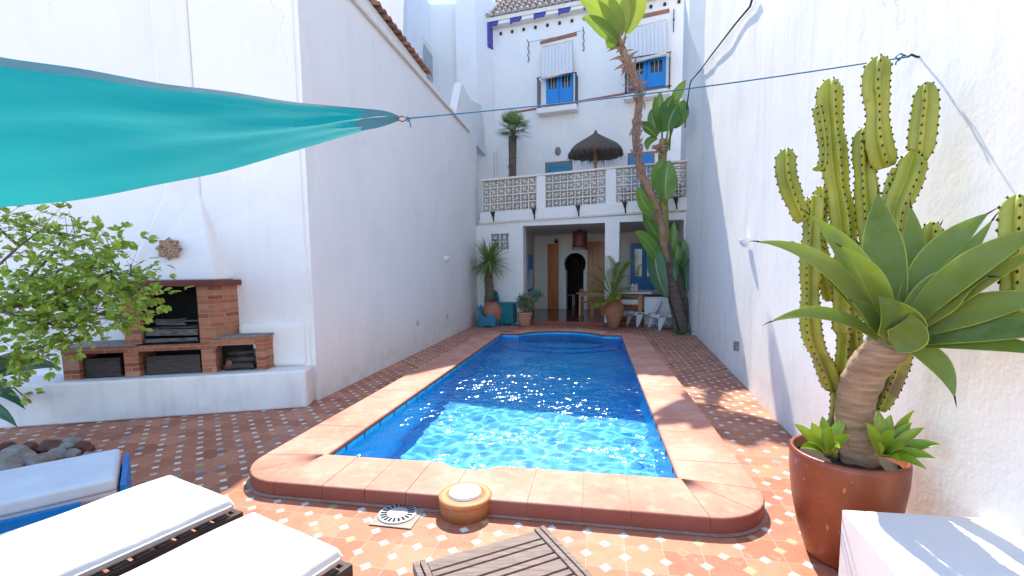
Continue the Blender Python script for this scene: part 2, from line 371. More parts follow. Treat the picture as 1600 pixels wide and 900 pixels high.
# deck tiles: square terracotta tiles whose edges carry little diamond inserts
def deck():
    m, nt, b = mat('terracotta_deck_tiles'); g = geo(nt); L = nt.links.new
    mp = nt.nodes.new('ShaderNodeMapping'); mp.vector_type = 'TEXTURE'
    mp.inputs['Location'].default_value = (.672, 2.612 , 0)
    mp.inputs['Rotation'].default_value = (0, 0, R(-11)); mp.inputs['Scale'].default_value = (.2145, .2145, 1)
    L(g.outputs['Position'], mp.inputs[0])
    # slight hand laid wobble
    wn_ = nt.nodes.new('ShaderNodeTexNoise'); wn_.inputs['Scale'].default_value = 2.2; L(g.outputs['Position'], wn_.inputs['Vector'])
    vm = nt.nodes.new('ShaderNodeVectorMath'); vm.operation = 'MULTIPLY_ADD'; L(wn_.outputs['Color'], vm.inputs[0])
    vm.inputs[1].default_value = (.12, .12, 0); L(mp.outputs[0], vm.inputs[2])
    sep = nt.nodes.new('ShaderNodeSeparateXYZ'); L(vm.outputs[0], sep.inputs[0])
    x = mth(nt, 'ADD', sep.outputs[0], .0); y = mth(nt, 'ADD', sep.outputs[1], .5)
    ax = mth(nt, 'ABSOLUTE', mth(nt, 'SUBTRACT', mth(nt, 'FRACT', x), .5)); ay = mth(nt, 'ABSOLUTE', mth(nt, 'SUBTRACT', mth(nt, 'FRACT', y), .5))
    ex = mth(nt, 'SUBTRACT', .5, ax); ey = mth(nt, 'SUBTRACT', .5, ay)
    dA = mth(nt, 'ADD', ex, ay); dB = mth(nt, 'ADD', ax, ey)
    d = mth(nt, 'MINIMUM', dA, dB); r0 = .165
    isd = mth(nt, 'LESS_THAN', d, r0)
    gl = mth(nt, 'LESS_THAN', mth(nt, 'MINIMUM', ex, ey), .016)
    rim = mth(nt, 'LESS_THAN', mth(nt, 'ABSOLUTE', mth(nt, 'SUBTRACT', d, r0)), .024)
    grout = mth(nt, 'MAXIMUM', rim, mth(nt, 'MULTIPLY', gl, mth(nt, 'SUBTRACT', 1., isd)))
    def cell(fx, fy, off):
        c = nt.nodes.new('ShaderNodeCombineXYZ'); L(fx, c.inputs[0]); L(fy, c.inputs[1]); c.inputs[2].default_value = off
        w = nt.nodes.new('ShaderNodeTexWhiteNoise'); w.noise_dimensions = '3D'; L(c.outputs[0], w.inputs['Vector']); return w.outputs['Value']
    ia = cell(mth(nt, 'ROUND', x), mth(nt, 'FLOOR', y), 3.3); ib = cell(mth(nt, 'FLOOR', x), mth(nt, 'ROUND', y), 7.7)
    selB = mth(nt, 'LESS_THAN', dB, dA)
    idd = mth(nt, 'ADD', mth(nt, 'MULTIPLY', ib, selB), mth(nt, 'MULTIPLY', ia, mth(nt, 'SUBTRACT', 1., selB)))
    dcol = ramp(nt, idd, [(0, (.72, .66, .58)), (.40, (.74, .70, .64)), (.66, (.50, .45, .38)), (.77, (.28, .38, .43)), (.85, (.12, .26, .42)), (.885, (.60, .38, .16)), (.93, (.42, .19, .11)), (.985, (.32, .38, .14))], 'CONSTANT')
    tid = cell(mth(nt, 'FLOOR', x), mth(nt, 'FLOOR', y), 1.1)
    n1 = noisen(nt, g.outputs['Position'], 9, 5, .65); n2 = noisen(nt, g.outputs['Position'], 1.1, 4); n3 = noisen(nt, g.outputs['Position'], 70, 3, .7)
    tf = mth(nt, 'ADD', mth(nt, 'MULTIPLY', tid, .45), mth(nt, 'MULTIPLY', n1, .55))
    tcol = ramp(nt, tf, [(.2, (.30, .09, .045)), (.5, (.43, .145, .07)), (.8, (.56, .23, .125))])
    tcol = mix(nt, ramp(nt, n2, [(.5, 0), (.75, .35)]), tcol, (.46, .26, .20))
    tcol = mix(nt, ramp(nt, n3, [(.55, 0), (.7, .25)]), tcol, (.60, .36, .27))
    c = mix(nt, isd, tcol, dcol); c = mix(nt, grout, c, (.40, .245, .17))
    st_ = ramp(nt, noisen(nt, g.outputs['Position'], 3.1, 6, .7), [(.56, 0), (.70, .35)]); c = mix(nt, st_, c, (.20, .09, .06))
    ef = ramp(nt, noisen(nt, g.outputs['Position'], 5.3, 6, .75), [(.60, 0), (.72, .4)]); c = mix(nt, ef, c, (.66, .50, .42))
    dust = ramp(nt, noisen(nt, g.outputs['Position'], .8, 5, .6), [(.5, 0), (.8, .35)])
    c = mix(nt, dust, c, (.30, .21, .17))
    L(c, b.inputs['Base Color'])
    L(ramp(nt, n1, [(.3, .45), (.7, .75)]), b.inputs['Roughness']); b.inputs['Specular IOR Level'].default_value = .35
    h = mth(nt, 'SUBTRACT', mth(nt, 'MULTIPLY', n1, .6), mth(nt, 'MULTIPLY', grout, 1.)); bump(nt, b, h, .55, .004)
    return m
M['deck'] = deck()
def coping():
    m, nt, b = mat('pale_terracotta_coping'); g = geo(nt); p = g.outputs['Position']
    a = noisen(nt, p, 2.2, 5, .6); c_ = noisen(nt, p, 11, 5, .6)
    c = ramp(nt, a, [(.28, (.43, .155, .095)), (.5, (.53, .225, .15)), (.72, (.60, .34, .255))])
    c = mix(nt, ramp(nt, c_, [(.52, 0), (.72, .45)]), c, (.66, .42, .31))
    c = mix(nt, mth(nt, 'MULTIPLY', g.outputs['Random Per Island'], .16), c, (.46, .15, .08))
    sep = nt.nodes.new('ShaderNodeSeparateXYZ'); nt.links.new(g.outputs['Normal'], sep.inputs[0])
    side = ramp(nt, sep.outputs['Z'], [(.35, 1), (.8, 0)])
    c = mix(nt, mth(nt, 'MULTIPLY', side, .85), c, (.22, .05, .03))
    nt.links.new(c, b.inputs['Base Color']); b.inputs['Roughness'].default_value = .7
    bump(nt, b, mth(nt, 'ADD', c_, mth(nt, 'MULTIPLY', noisen(nt, p, 60), .3)), .3, .006); return m
M['coping'] = coping()
def mosaic():
    m, nt, b = mat('blue_pool_mosaic'); g = geo(nt); L = nt.links.new
    tc = nt.nodes.new('ShaderNodeMapping'); tc.inputs['Rotation'].default_value = (0, 0, R(10.3)); tc.inputs['Scale'].default_value = (28, 28, 28)
    L(g.outputs['Position'], tc.inputs[0])
    fr = nt.nodes.new('ShaderNodeVectorMath'); fr.operation = 'FRACTION'; L(tc.outputs[0], fr.inputs[0])
    fl = nt.nodes.new('ShaderNodeVectorMath'); fl.operation = 'FLOOR'; L(tc.outputs[0], fl.inputs[0])
    w = nt.nodes.new('ShaderNodeTexWhiteNoise'); L(fl.outputs[0], w.inputs['Vector'])
    c = ramp(nt, w.outputs['Value'], [(0, (.01, .46, .90)), (.5, (.015, .55, .95)), (1, (.04, .62, .98))])
    sep = nt.nodes.new('ShaderNodeSeparateXYZ'); L(fr.outputs[0], sep.inputs[0])
    gz = mth(nt, 'LESS_THAN', mth(nt, 'MINIMUM', sep.outputs[0], sep.outputs[1]), .09)
    c = mix(nt, mth(nt, 'MULTIPLY', gz, .5), c, (.12, .42, .80))
    L(c, b.inputs['Base Color']); b.inputs['Roughness'].default_value = .3
    return m
M['mosaic'] = mosaic()
def water():
    m = bpy.data.materials.new('pool_water'); m.use_nodes = True; nt = m.node_tree; nt.nodes.clear(); L = nt.links.new
    out = nt.nodes.new('ShaderNodeOutputMaterial'); g = geo(nt)
    tr = nt.nodes.new('ShaderNodeBsdfRefraction'); tr.inputs['Color'].default_value = (.96, 1, 1, 1); tr.inputs['IOR'].default_value = 1.33; tr.inputs['Roughness'].default_value = 0
    tr = tr
    gl = nt.nodes.new('ShaderNodeBsdfGlossy'); gl.inputs['Color'].default_value = (.62, .70, .8, 1); gl.inputs['Roughness'].default_value = .085; bp = nt.nodes.new('ShaderNodeBump'); bp.inputs['Strength'].default_value = 1.0; bp.inputs['Distance'].default_value = .055; L(mth(nt, 'MULTIPLY', noisen(nt, g.outputs['Position'], 8, 2, .5), ramp(nt, noisen(nt, g.outputs['Position'], 1.1, 2, .5), [(.40, .35), (.62, 1.25)])), bp.inputs['Height']); L(bp.outputs[0], gl.inputs['Normal'])
    fr = nt.nodes.new('ShaderNodeFresnel'); fr.inputs['IOR'].default_value = 1.33
    mx = nt.nodes.new('ShaderNodeMixShader'); L(fr.outputs[0], mx.inputs[0]); L(tr.outputs[0], mx.inputs[1]); L(gl.outputs[0], mx.inputs[2])
    L(mx.outputs[0], out.inputs['Surface'])
    return m
M['water'] = water()
def leafmat(name, c1, c2, c3=None, trans=.35, rough=.4, vein=0, tcol=None, wear=0):
    m, nt, b = mat(name); g = geo(nt); L = nt.links.new
    r = g.outputs['Random Per Island']
    n1 = noisen(nt, g.outputs['Position'], 7, 3)
    f = mth(nt, 'ADD', mth(nt, 'MULTIPLY', r, .6), mth(nt, 'MULTIPLY', n1, .4))
    c = ramp(nt, f, [(.15, c1), (.55, c2), (.85, c3 or c2)])
    if wear:
        b.inputs['Specular IOR Level'].default_value = .25
        lw_ = noisen(nt, g.outputs['Position'], 22, 4, .6, stretch=(1, 1, 1)); c = mix(nt, ramp(nt, lw_, [(.3, 0), (.75, wear)]), c, (.34, .42, .24))
        sc_ = ramp(nt, noisen(nt, g.outputs['Position'], 38, 3, .75), [(.70, 0), (.73, .8)]); c = mix(nt, sc_, c, (.30, .22, .10))
    L(c, b.inputs['Base Color']); b.inputs['Roughness'].default_value = rough
    t = nt.nodes.new('ShaderNodeBsdfTranslucent')
    tc_ = mix(nt, .5, c, tcol or (.35, .45, .04)); L(tc_, t.inputs['Color'])
    mx = nt.nodes.new('ShaderNodeMixShader'); mx.inputs[0].default_value = trans
    L(b.outputs[0], mx.inputs[1]); L(t.outputs[0], mx.inputs[2])
    L(mx.outputs[0], nt.nodes['Material Output'].inputs['Surface'])
    return m
M['agave'] = leafmat('agave_leaf', (.14, .23, .02), (.25, .35, .035), (.40, .48, .08), .52, .42, wear=.5)
M['agave_edge'] = leafmat('agave_leaf_margin', (.38, .46, .06), (.48, .52, .09), None, .4, .4)
M['agave_y'] = leafmat('young_agave_leaf', (.26, .42, .03), (.38, .52, .04), (.48, .58, .07), .4, .4)
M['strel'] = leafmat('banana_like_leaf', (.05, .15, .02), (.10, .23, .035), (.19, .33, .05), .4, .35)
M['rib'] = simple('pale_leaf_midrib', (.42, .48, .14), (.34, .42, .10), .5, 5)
M['strel_y'] = leafmat('sunlit_yellow_green_leaf', (.16, .27, .03), (.27, .36, .04), (.42, .42, .03), .45, .4)  # lit copy of the leaf green, sunlight put into its colour
M['tree_leaf'] = leafmat('shrub_leaf', (.12, .24, .02), (.32, .45, .05), (.60, .64, .16), .5, .4)
M['grass_leaf'] = leafmat('strap_leaf', (.10, .17, .05), (.20, .29, .10), (.36, .42, .20), .35, .45)
M['frond'] = leafmat('palm_frond_leaf', (.10, .18, .02), (.24, .32, .03), (.45, .45, .05), .4, .45)
M['dark_leaf'] = leafmat('dark_green_leaf', (.02, .08, .03), (.04, .13, .05), (.08, .19, .08), .25, .4)
M['bark'] = simple('grey_brown_bark', (.20, .14, .10), (.08, .055, .04), .9, 14, bstr=.6)
M['bark_s'] = simple('ringed_palm_bark', (.24, .18, .13), (.09, .065, .05), .9, 5, stretch=(1, 1, 9), bstr=.8, bdist=.02)
M['fibre'] = simple('dry_leaf_fibre', (.42, .25, .15), (.22, .11, .07), .95, 10, stretch=(3, 3, .8), bstr=.6)
M['agave_trunk'] = simple('peeling_tan_trunk', (.58, .41, .25), (.30, .18, .10), .8, 6, stretch=(1.2, 1.2, 7), bstr=.9, bdist=.02)
M['thatch'] = simple('heather_thatch', (.18, .13, .10), (.06, .045, .035), .95, 12, stretch=(4, 4, .6), bstr=.7)
M['thatch_l'] = simple('pale_dry_husk', (.36, .25, .18), (.18, .11, .08), .95, 12)
def cactus():
    m, nt, b = mat('euphorbia_skin'); g = geo(nt); p = g.outputs['Position']
    c = ramp(nt, noisen(nt, p, 3.5, 4), [(.3, (.19, .22, .015)), (.5, (.31, .33, .025)), (.72, (.43, .42, .05))])
    c = mix(nt, ramp(nt, noisen(nt, p, 12, 4, .7), [(.60, 0), (.72, .6)]), c, (.12, .075, .03)); sz_ = nt.nodes.new('ShaderNodeSeparateXYZ'); nt.links.new(p, sz_.inputs[0]); cork = mth(nt, 'MULTIPLY', ramp(nt, noisen(nt, p, 5, 4, .7), [(.42, 0), (.56, 1)]), ramp(nt, mth(nt, 'SUBTRACT', 1.35, sz_.outputs['Z']), [(.0, 0), (.35, .85)])); c = mix(nt, cork, c, (.17, .10, .05))
    nt.links.new(c, b.inputs['Base Color']); b.inputs['Roughness'].default_value = .45
    b.inputs['Subsurface Weight'].default_value = .12; b.inputs['Subsurface Radius'].default_value = (.02, .03, .005); b.inputs['Subsurface Scale'].default_value = .6
    bump(nt, b, noisen(nt, p, 18, 3), .2, .006); return m
M['cactus'] = cactus()
M['spine'] = simple('brown_spines', (.035, .016, .01), (.02, .01, .006), .8, 30)
def sail():
    m, nt, b = mat('turquoise_sail_fabric'); g = geo(nt); p = g.outputs['Position']; L = nt.links.new
    f = noisen(nt, p, 2.2, 4, .55, stretch=(.6, 1.6, 3))
    c = ramp(nt, f, [(.3, (.0, .31, .30)), (.7, (.0, .38, .365))]); L(c, b.inputs['Base Color']); b.inputs['Roughness'].default_value = .7
    t = nt.nodes.new('ShaderNodeBsdfTranslucent'); t.inputs['Color'].default_value = (.0, .52, .49, 1)
    mx = nt.nodes.new('ShaderNodeMixShader'); mx.inputs[0].default_value = .6
    L(b.outputs[0], mx.inputs[1]); L(t.outputs[0], mx.inputs[2]); L(mx.outputs[0], nt.nodes['Material Output'].inputs['Surface'])
    bump(nt, b, f, .3, .02); return m
M['sail'] = sail()
M['sail_hem'] = simple('grey_teal_hem', (.07, .19, .20), (.05, .15, .16), .8, 10, bstr=.2)
def lampshade():
    m, nt, b = mat('red_woven_shade'); g = geo(nt); p = g.outputs['Position']
    v = nt.nodes.new('ShaderNodeTexVoronoi'); v.inputs['Scale'].default_value = 26; nt.links.new(p, v.inputs['Vector'])
    c = ramp(nt, v.outputs['Distance'], [(.25, (.34, .05, .035)), (.5, (.12, .03, .02))])
    nt.links.new(c, b.inputs['Base Color']); return m
M['shade'] = lampshade()
def startile():
    m, nt, b = mat('carved_terracotta_star'); g = geo(nt); p = g.outputs['Position']
    v = nt.nodes.new('ShaderNodeTexVoronoi'); v.inputs['Scale'].default_value = 38; v.feature = 'DISTANCE_TO_EDGE'; nt.links.new(p, v.inputs['Vector'])
    c = ramp(nt, v.outputs['Distance'], [(.03, (.09, .035, .02)), (.14, (.46, .25, .12))])
    nt.links.new(c, b.inputs['Base Color']); bump(nt, b, v.outputs['Distance'], .6, .01); return m
M['star'] = startile()
def rooftile():
    m, nt, b = mat('old_roof_tile'); g = geo(nt); p = g.outputs['Position']
    c = ramp(nt, mth(nt, 'ADD', mth(nt, 'MULTIPLY', g.outputs['Random Per Island'], .6), mth(nt, 'MULTIPLY', noisen(nt, p, 12), .4)), [(.2, (.24, .10, .06)), (.6, (.36, .19, .12)), (.85, (.5, .36, .27))])
    nt.links.new(c, b.inputs['Base Color']); b.inputs['Roughness'].default_value = .9; return m
M['rooftile'] = rooftile()

# ================================================================== GROUND, POOL
PW, PL = 2.78, 7.22
def outline(off=0.0, detail=True):
    """pool edge in the pool frame, anticlockwise from near left; off grows it outwards"""
    pts = []
    o = off
    # near edge with a small bow around the skimmer
    pts.append((-o, -o))
    nb = [(1.02, 0), (1.08, -.06), (1.16, -.085), (1.30, -.085), (1.38, -.06), (1.45, 0)]
    if off < .2:
        for s_, d_ in nb: pts.append((s_, d_ - o))
    pts.append((PW + o, -o))
    pts.append((PW + o, PL + o))
    c, w, h = PW / 2, .98, .62
    R0 = (w * w + h * h) / (2 * h)
    a0 = math.asin(w / R0)
    if off < .05:
        pts.append((c + w, PL + o))
    n = 14
    ra = R0 + o
    a1 = math.acos(min(1, (R0 - h + o) / ra)) if off else a0
    for i in range(n + 1):
        a = a1 - 2 * a1 * i / n
        pts.append((c + ra * math.sin(a), PL + h - R0 + ra * math.cos(a)))
    pts.append((-o, PL + o))
    return pts
ground_out = outline(.0)
bm = bmesh.new()
big = [(-40, -30), (40, -30), (40, 60), (-40, 60)]
def loop(pts, z):
    vs = [bm.verts.new(p if len(p) == 3 else (p[0], p[1], z)) for p in pts]
    for i in range(len(vs)): bm.edges.new((vs[i], vs[(i + 1) % len(vs)]))
loop(big, 0)
loop([tuple(PF.p(s_, d_, 0)) for s_, d_ in outline(.02)], 0)
bmesh.ops.triangle_fill(bm, use_beauty=True, use_dissolve=False, edges=bm.edges[:])
bmesh.ops.recalc_face_normals(bm, faces=bm.faces)
for f in bm.faces:
    if f.normal.z < 0: f.normal_flip()
me = bpy.data.meshes.new('ground'); bm.to_mesh(me); bm.free(); me.materials.append(M['deck'])
ground = bpy.data.objects.new('ground', me); col.objects.link(ground); struct(ground)

pool = thing('swimming_pool', 'long blue mosaic swimming pool with raised pale terracotta coping', 'swimming pool', PF.p(PW / 2, PL / 2, 0))
mb = MB()
ol = outline(0.0)
zb = -1.08
a = [mb.vert(PF.p(x, y, .085)) for x, y in ol]; b_ = [mb.vert(PF.p(x, y, zb)) for x, y in ol]
for i in range(len(ol)): j = (i + 1) % len(ol); mb.face((a[i], a[j], b_[j], b_[i]))
mb.face(b_)
basin = mb.build('basin', M['mosaic'], pool)
mb = MB()   # roman steps at the far end
for k, (r, zt) in enumerate([(1.0, -.75), (1.35, -.92)]):
    pts = [PF.p(PW / 2 + r * math.cos(t * math.pi / 16), PL + .1 - (r - .15) * .75 * math.sin(t * math.pi / 16), zt) for t in range(17)]
    pts = [PF.p(PW / 2 - .95, PL + .02, zt)] + pts[::-1] + [PF.p(PW / 2 + .95, PL + .02, zt)]
    mb.prism(pts[1:-1], V((0, 0, -1.06 - zt)))
mb.build('pool_steps', M['mosaic'], pool)

# coping stones: each with joints, bullnose on the inside
CW = .50
def coping_path():
    """list of (inner, outer) pairs in the pool frame, densely sampled"""
    inner = []; outer = []
    def add(i, o): inner.append(i); outer.append(o)
    rc = .42; w = CW
    # near left corner: rounded outer corner around (-w+rc, -w+rc)
    def arc(cx, cy, a0, a1, n, ip):
        for k in range(n + 1):
            a = a0 + (a1 - a0) * k / n
            add(ip, (cx + rc * math.cos(a), cy + rc * math.sin(a)))
    arc(-w + rc, -w + rc, math.pi, 1.5 * math.pi, 10, (0, 0))
    xs = [.33 * k for k in range(1, 8)]
    xs = sorted(set([x for x in [.30, .62, .92] + [1.02, 1.08, 1.16, 1.23, 1.30, 1.38, 1.45] + [1.75, 2.1, 2.4]]))
    for x in xs:
        dy = {1.08: -.06, 1.16: -.085, 1.23: -.087, 1.30: -.085, 1.38: -.06}.get(x, 0)
        add((x, dy), (x, -w))
    arc(PW + w - rc, -w + rc, 1.5 * math.pi, 2 * math.pi, 10, (PW, 0))
    for k in range(1, 22): y = PL * k / 22; add((PW, y), (PW + w, y))
    add((PW, PL), (PW + w * .6, PL + w * .5))
    c, ww, h = PW / 2, .98, .62; R0 = (ww * ww + h * h) / (2 * h); a0 = math.asin(ww / R0)
    add((c + ww, PL), (c + ww + .3, PL + w * .62))
    for i in range(13):
        a = a0 - 2 * a0 * i / 12
        add((c + R0 * math.sin(a), PL + h - R0 + R0 * math.cos(a)), (c + (R0 + .38) * math.sin(a), PL + h - R0 + (R0 + .38) * math.cos(a)))
    add((c - ww, PL), (c - ww - .3, PL + w * .62))
    add((0, PL), (-w * .6, PL + w * .5))
    for k in range(21, 0, -1): y = PL * k / 22; add((0, y), (-w, y))
    inner.append(inner[0]); outer.append(outer[0])
    return inner, outer
inner, outer = coping_path()
ZT = .11
def cross(i, o, sh=0):
    i = V((i[0], i[1])); o = V((o[0], o[1])); L = (o - i).length; u = (o - i) / L
    pr = [(-.012, .060), (-.022, .085), (-.014, ZT - .005), (.01, ZT + .001), (L * .5, ZT + .001), (L - .016, ZT), (L - .004, ZT - .005), (L, ZT - .016), (L - .002, .02), (L - .004, -.03), (.0, -.03)]
    return [PF.p(i.x + u.x * r, i.y + u.y * r, z) for r, z in pr]
mb = MB(); mbg = MB()
acc = 0; sec = [cross(inner[0], outer[0])]
def flush(sec):
    if len(sec) < 2: return
    # pull the ends back slightly so that a joint shows
    A = [p.copy() for p in sec[0]]; Bq = [p.copy() for p in sec[-1]]
    rings = [s_ for s_ in sec]
    r0 = [p.lerp(q, min(.5, .002 / max(.02, (q - p).length))) for p, q in zip(rings[0], rings[1])]
    r1 = [p.lerp(q, min(.5, .002 / max(.02, (q - p).length))) for p, q in zip(rings[-1], rings[-2])]
    dz = random.uniform(-.001, .001)
    allr = [r0] + rings[1:-1] + [r1]
    ids = [[mb.vert(p + V((0, 0, dz))) for p in r] for r in allr]
    mb.smooth = True
    for a_, b2 in zip(ids[:-1], ids[1:]):
        for k in range(len(a_) - 1):
            pa = mb.v[a_[k]]
            mb.face((a_[k], a_[k + 1], b2[k + 1], b2[k]))
    mb.smooth = False
    for e_ in (allr[0], allr[-1]): mb.poly([p + V((0, 0, dz)) for p in e_])
for k in range(1, len(inner)):
    sec.append(cross(inner[k], outer[k]))
    i0, i1 = V(inner[k - 1]), V(inner[k]); o0, o1 = V(outer[k - 1]), V(outer[k])
    acc += max((i1 - i0).length, (o1 - o0).length)
    if acc > .27:
        flush(sec); sec = [cross(inner[k], outer[k])]; acc = 0
flush(sec)
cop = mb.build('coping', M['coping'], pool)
mb = MB()   # mortar bed under the joints and foot of the coping
for k in range(len(inner) - 1):
    def q(i, o, e, z):
        i = V(i); o = V(o); u = (o - i).normalized(); e2 = e if e < .2 else (o - i).length + e - 1
        return PF.p(i.x + u.x * e2, i.y + u.y * e2, z)
    A = [q(inner[k], outer[k], -.012, .06), q(inner[k], outer[k], -.014, ZT - .012), q(inner[k], outer[k], .015, ZT - .003), q(inner[k], outer[k], .988, ZT - .006), q(inner[k], outer[k], .993, ZT - .02), q(inner[k], outer[k], .993, .008), q(inner[k], outer[k], 1.025, .006)]
    Bb = [q(inner[k + 1], outer[k + 1], -.012, .06), q(inner[k + 1], outer[k + 1], -.014, ZT - .012), q(inner[k + 1], outer[k + 1], .015, ZT - .003), q(inner[k + 1], outer[k + 1], .988, ZT - .006), q(inner[k + 1], outer[k + 1], .993, ZT - .02), q(inner[k + 1], outer[k + 1], .993, .008), q(inner[k + 1], outer[k + 1], 1.025, .004)]
    for j in range(6): mb.poly([A[j], A[j + 1], Bb[j + 1], Bb[j]])
mb.build('mortar_bed', simple('pink_joint_mortar', (.46, .30, .23), (.32, .20, .15), .9, 20, bstr=.3), pool)

# water surface with real ripples
WZ = .015
mb = MB(); mb.smooth = True
NX, NY = 130, 360
x0, x1, y0, y1 = -.015, PW + .015, -.10, PL + .64
random.seed(3)
waves = []
for k in range(46):
    lam = random.choice([.85, .6, .45, .33, .25, .2, .16, .13, .11]) * random.uniform(.85, 1.15)
    ang = random.gauss(math.pi / 2, .85)
    waves.append((2 * math.pi / lam * math.cos(ang), 2 * math.pi / lam * math.sin(ang), random.random() * 6.28, lam * .0012))
def wz(x, y):
    return sum(A_ * math.sin(kx * x + ky * y + ph) for kx, ky, ph, A_ in waves)
def inside_far(x, y):
    return True
ids = {}
for j in range(NY + 1):
    for i in range(NX + 1):
        x = x0 + (x1 - x0) * i / NX; y = y0 + (y1 - y0) * j / NY
        ids[i, j] = mb.vert(PF.p(x, y, WZ + wz(x, y)))
cc, cw_, ch_ = PW / 2, .98, .62; cR = (cw_ * cw_ + ch_ * ch_) / (2 * ch_); cyc = PL + ch_ - cR
for j in range(NY):
    for i in range(NX):
        x = x0 + (x1 - x0) * (i + .5) / NX; y = y0 + (y1 - y0) * (j + .5) / NY
        if y > PL + .02 and math.hypot(x - cc, y - cyc) > cR + .03: continue
        if y < -.015 and not (1.0 < x < 1.47): continue
        mb.face((ids[i, j], ids[i + 1, j], ids[i + 1, j + 1], ids[i, j + 1]))
wat = mb.build('water', M['water']); struct(wat)
wat.cycles.is_caustics_caster = True; basin.cycles.is_caustics_receiver = True; sl.cycles.is_caustics_light = True
for o_ in col.objects:
    if o_.name == 'pool_steps': o_.cycles.is_caustics_receiver = True

# ================================================================== THE HOUSE
house = thing('townhouse', 'white three storey townhouse with porch, terrace and tiled roof beyond the pool', 'house', FA.p(2.7, 0, 0))
H = house
def s_of(u, v, d=0): return FA.sz(u, v, d)[0]
SL, SR = -.06, 5.95                    # left and right ends
TH = .30
# ground floor front: left panel with vent hole, column, right strip, beam, parapet slab
mb = MB()
vA, vB = FA.sz(767, 391), FA.sz(795, 364)
o1 = FA.sz(817, 353); o2 = FA.sz(945.5, 345); o3 = FA.sz(968, 344); o4 = FA.sz(1069, 337)
mb.box(FA, SL - .4, vA[0], 0, TH, 0, 2.84); mb.box(FA, vB[0], o1[0], 0, TH, 0, 2.84)
mb.box(FA, vA[0], vB[0], 0, TH, 0, vA[1]); mb.box(FA, vA[0], vB[0], 0, TH, vB[1], 2.84)
mb.box(FA, o2[0], o3[0], 0, .38, 0, 2.84)
mb.box(FA, o4[0], SR, 0, TH, 0, 2.84)
mb.prism([FA.p(SL - .4, 0, 2.84), FA.p(SR, 0, 2.84), FA.hit(1080, 330), FA.hit(755, 350)], FA.b * TH)
mb.build('front_wall', M['plaster'], H)
mb = MB()   # parapet band, proud of the wall
mb.px(FA, [(750, 348.6), (1092, 325.2), (1092, 307), (750, 332.5)], -.07, TH)
mb.build('parapet_band', M['plaster'], H, bevel=.008)
mb = MB()
mb.px(FA, [(750, 350.6), (1092, 327.2), (1092, 325.4), (750, 348.8)], -.055, .05)
mb.build('shadow_moulding', M['cream'], H)
# balustrade: piers, breeze block panels, coping
mb = MB()
for u0, u1 in [(838.5, 852), (947, 962.5)]:
    def L_(u): return 332.5 + (307 - 332.5) * (u - 750) / 342, 281.6 + (250 - 281.6) * (u - 753) / 330
    b0, t0 = L_(u0); b1, t1 = L_(u1)
    mb = MB(); mb.px(FA, [(u0, b0 + .2), (u1, b1 + .2), (u1, t1 + 2), (u0, t0 + 2)], -.03, .14)
    mb.build('balustrade_pier', M['plaster'], H)
mb = MB()
mb.px(FA, [(751, 283.4), (1093, 250.6), (1093, 247.4), (751, 280.2)], -.05, .16)
mb.build('balustrade_coping', M['cream'], H, bevel=.01)
def block(mb, A, B_, C_, D_, th, fr=FA):
    """one breeze block in the quad A(bl) B(br) C(tr) D(tl)"""
    A, B_, C_, D_ = map(V, (A, B_, C_, D_))
    def q(x, y): return (A * (1 - x) + B_ * x) * (1 - y) + (D_ * (1 - x) + C_ * x) * y
    b = .06
    for x0_, x1_, y0_, y1_ in [(0, 1, 0, b), (0, 1, 1 - b, 1), (0, b, b, 1 - b), (1 - b, 1, b, 1 - b)]:
        mb.prism([q(x0_, y0_), q(x1_, y0_), q(x1_, y1_), q(x0_, y1_)], fr.b * th)
    rr = .075
    ring = [(.5 + rr * math.cos(k * math.pi / 4), .5 + rr * math.sin(k * math.pi / 4)) for k in range(8)]
    mb.prism([q(*p) for p in ring], fr.b * th)
    for k in range(8):
        a = math.pi / 8 + k * math.pi / 4
        c, s_ = math.cos(a), math.sin(a); rad = .46 / max(abs(c), abs(s_))
        w = .031
        p0 = (.5 + rr * .7 * c, .5 + rr * .7 * s_); p1 = (.5 + rad * c, .5 + rad * s_)
        mb.prism([q(p0[0] + s_ * w, p0[1] - c * w), q(p1[0] + s_ * w, p1[1] - c * w), q(p1[0] - s_ * w, p1[1] + c * w), q(p0[0] - s_ * w, p0[1] + c * w)], fr.b * th)
for u0, u1, n in [(754.5, 838.2, 7), (852.3, 946.8, 8), (962.8, 1086, 10)]:
    mb = MB()
    def bot(u): return 332.3 + (307 - 332.5) * (u - 750) / 342
    def top(u): return 283.2 + (250.6 - 283.4) * (u - 751) / 342
    P0, P1 = FA.hit(u0, bot(u0), .02), FA.hit(u1, bot(u1), .02)
    Q0, Q1 = FA.hit(u0, top(u0), .02), FA.hit(u1, top(u1), .02)
    for i in range(n):
        for j in range(4):
            f = lambda x, y: (P0.lerp(P1, x)).lerp(Q0.lerp(Q1, x), y)
            block(mb, f(i / n, j / 4), f((i + 1) / n, j / 4), f((i + 1) / n, (j + 1) / 4), f(i / n, (j + 1) / 4), .14)
    mb.build('breeze_block_panel', M['cream'], H)
mb = MB()   # two by two vent
for i in range(2):
    for j in range(2):
        s0 = vA[0] + (vB[0] - vA[0]) * i / 2; s1 = vA[0] + (vB[0] - vA[0]) * (i + 1) / 2
        z0 = vA[1] + (vB[1] - vA[1]) * j / 2; z1 = vA[1] + (vB[1] - vA[1]) * (j + 1) / 2
        block(mb, FA.p(s0, .01, z0), FA.p(s1, .01, z0), FA.p(s1, .01, z1), FA.p(s0, .01, z1), .07)
mb.build('vent_blocks', M['plaster'], H)
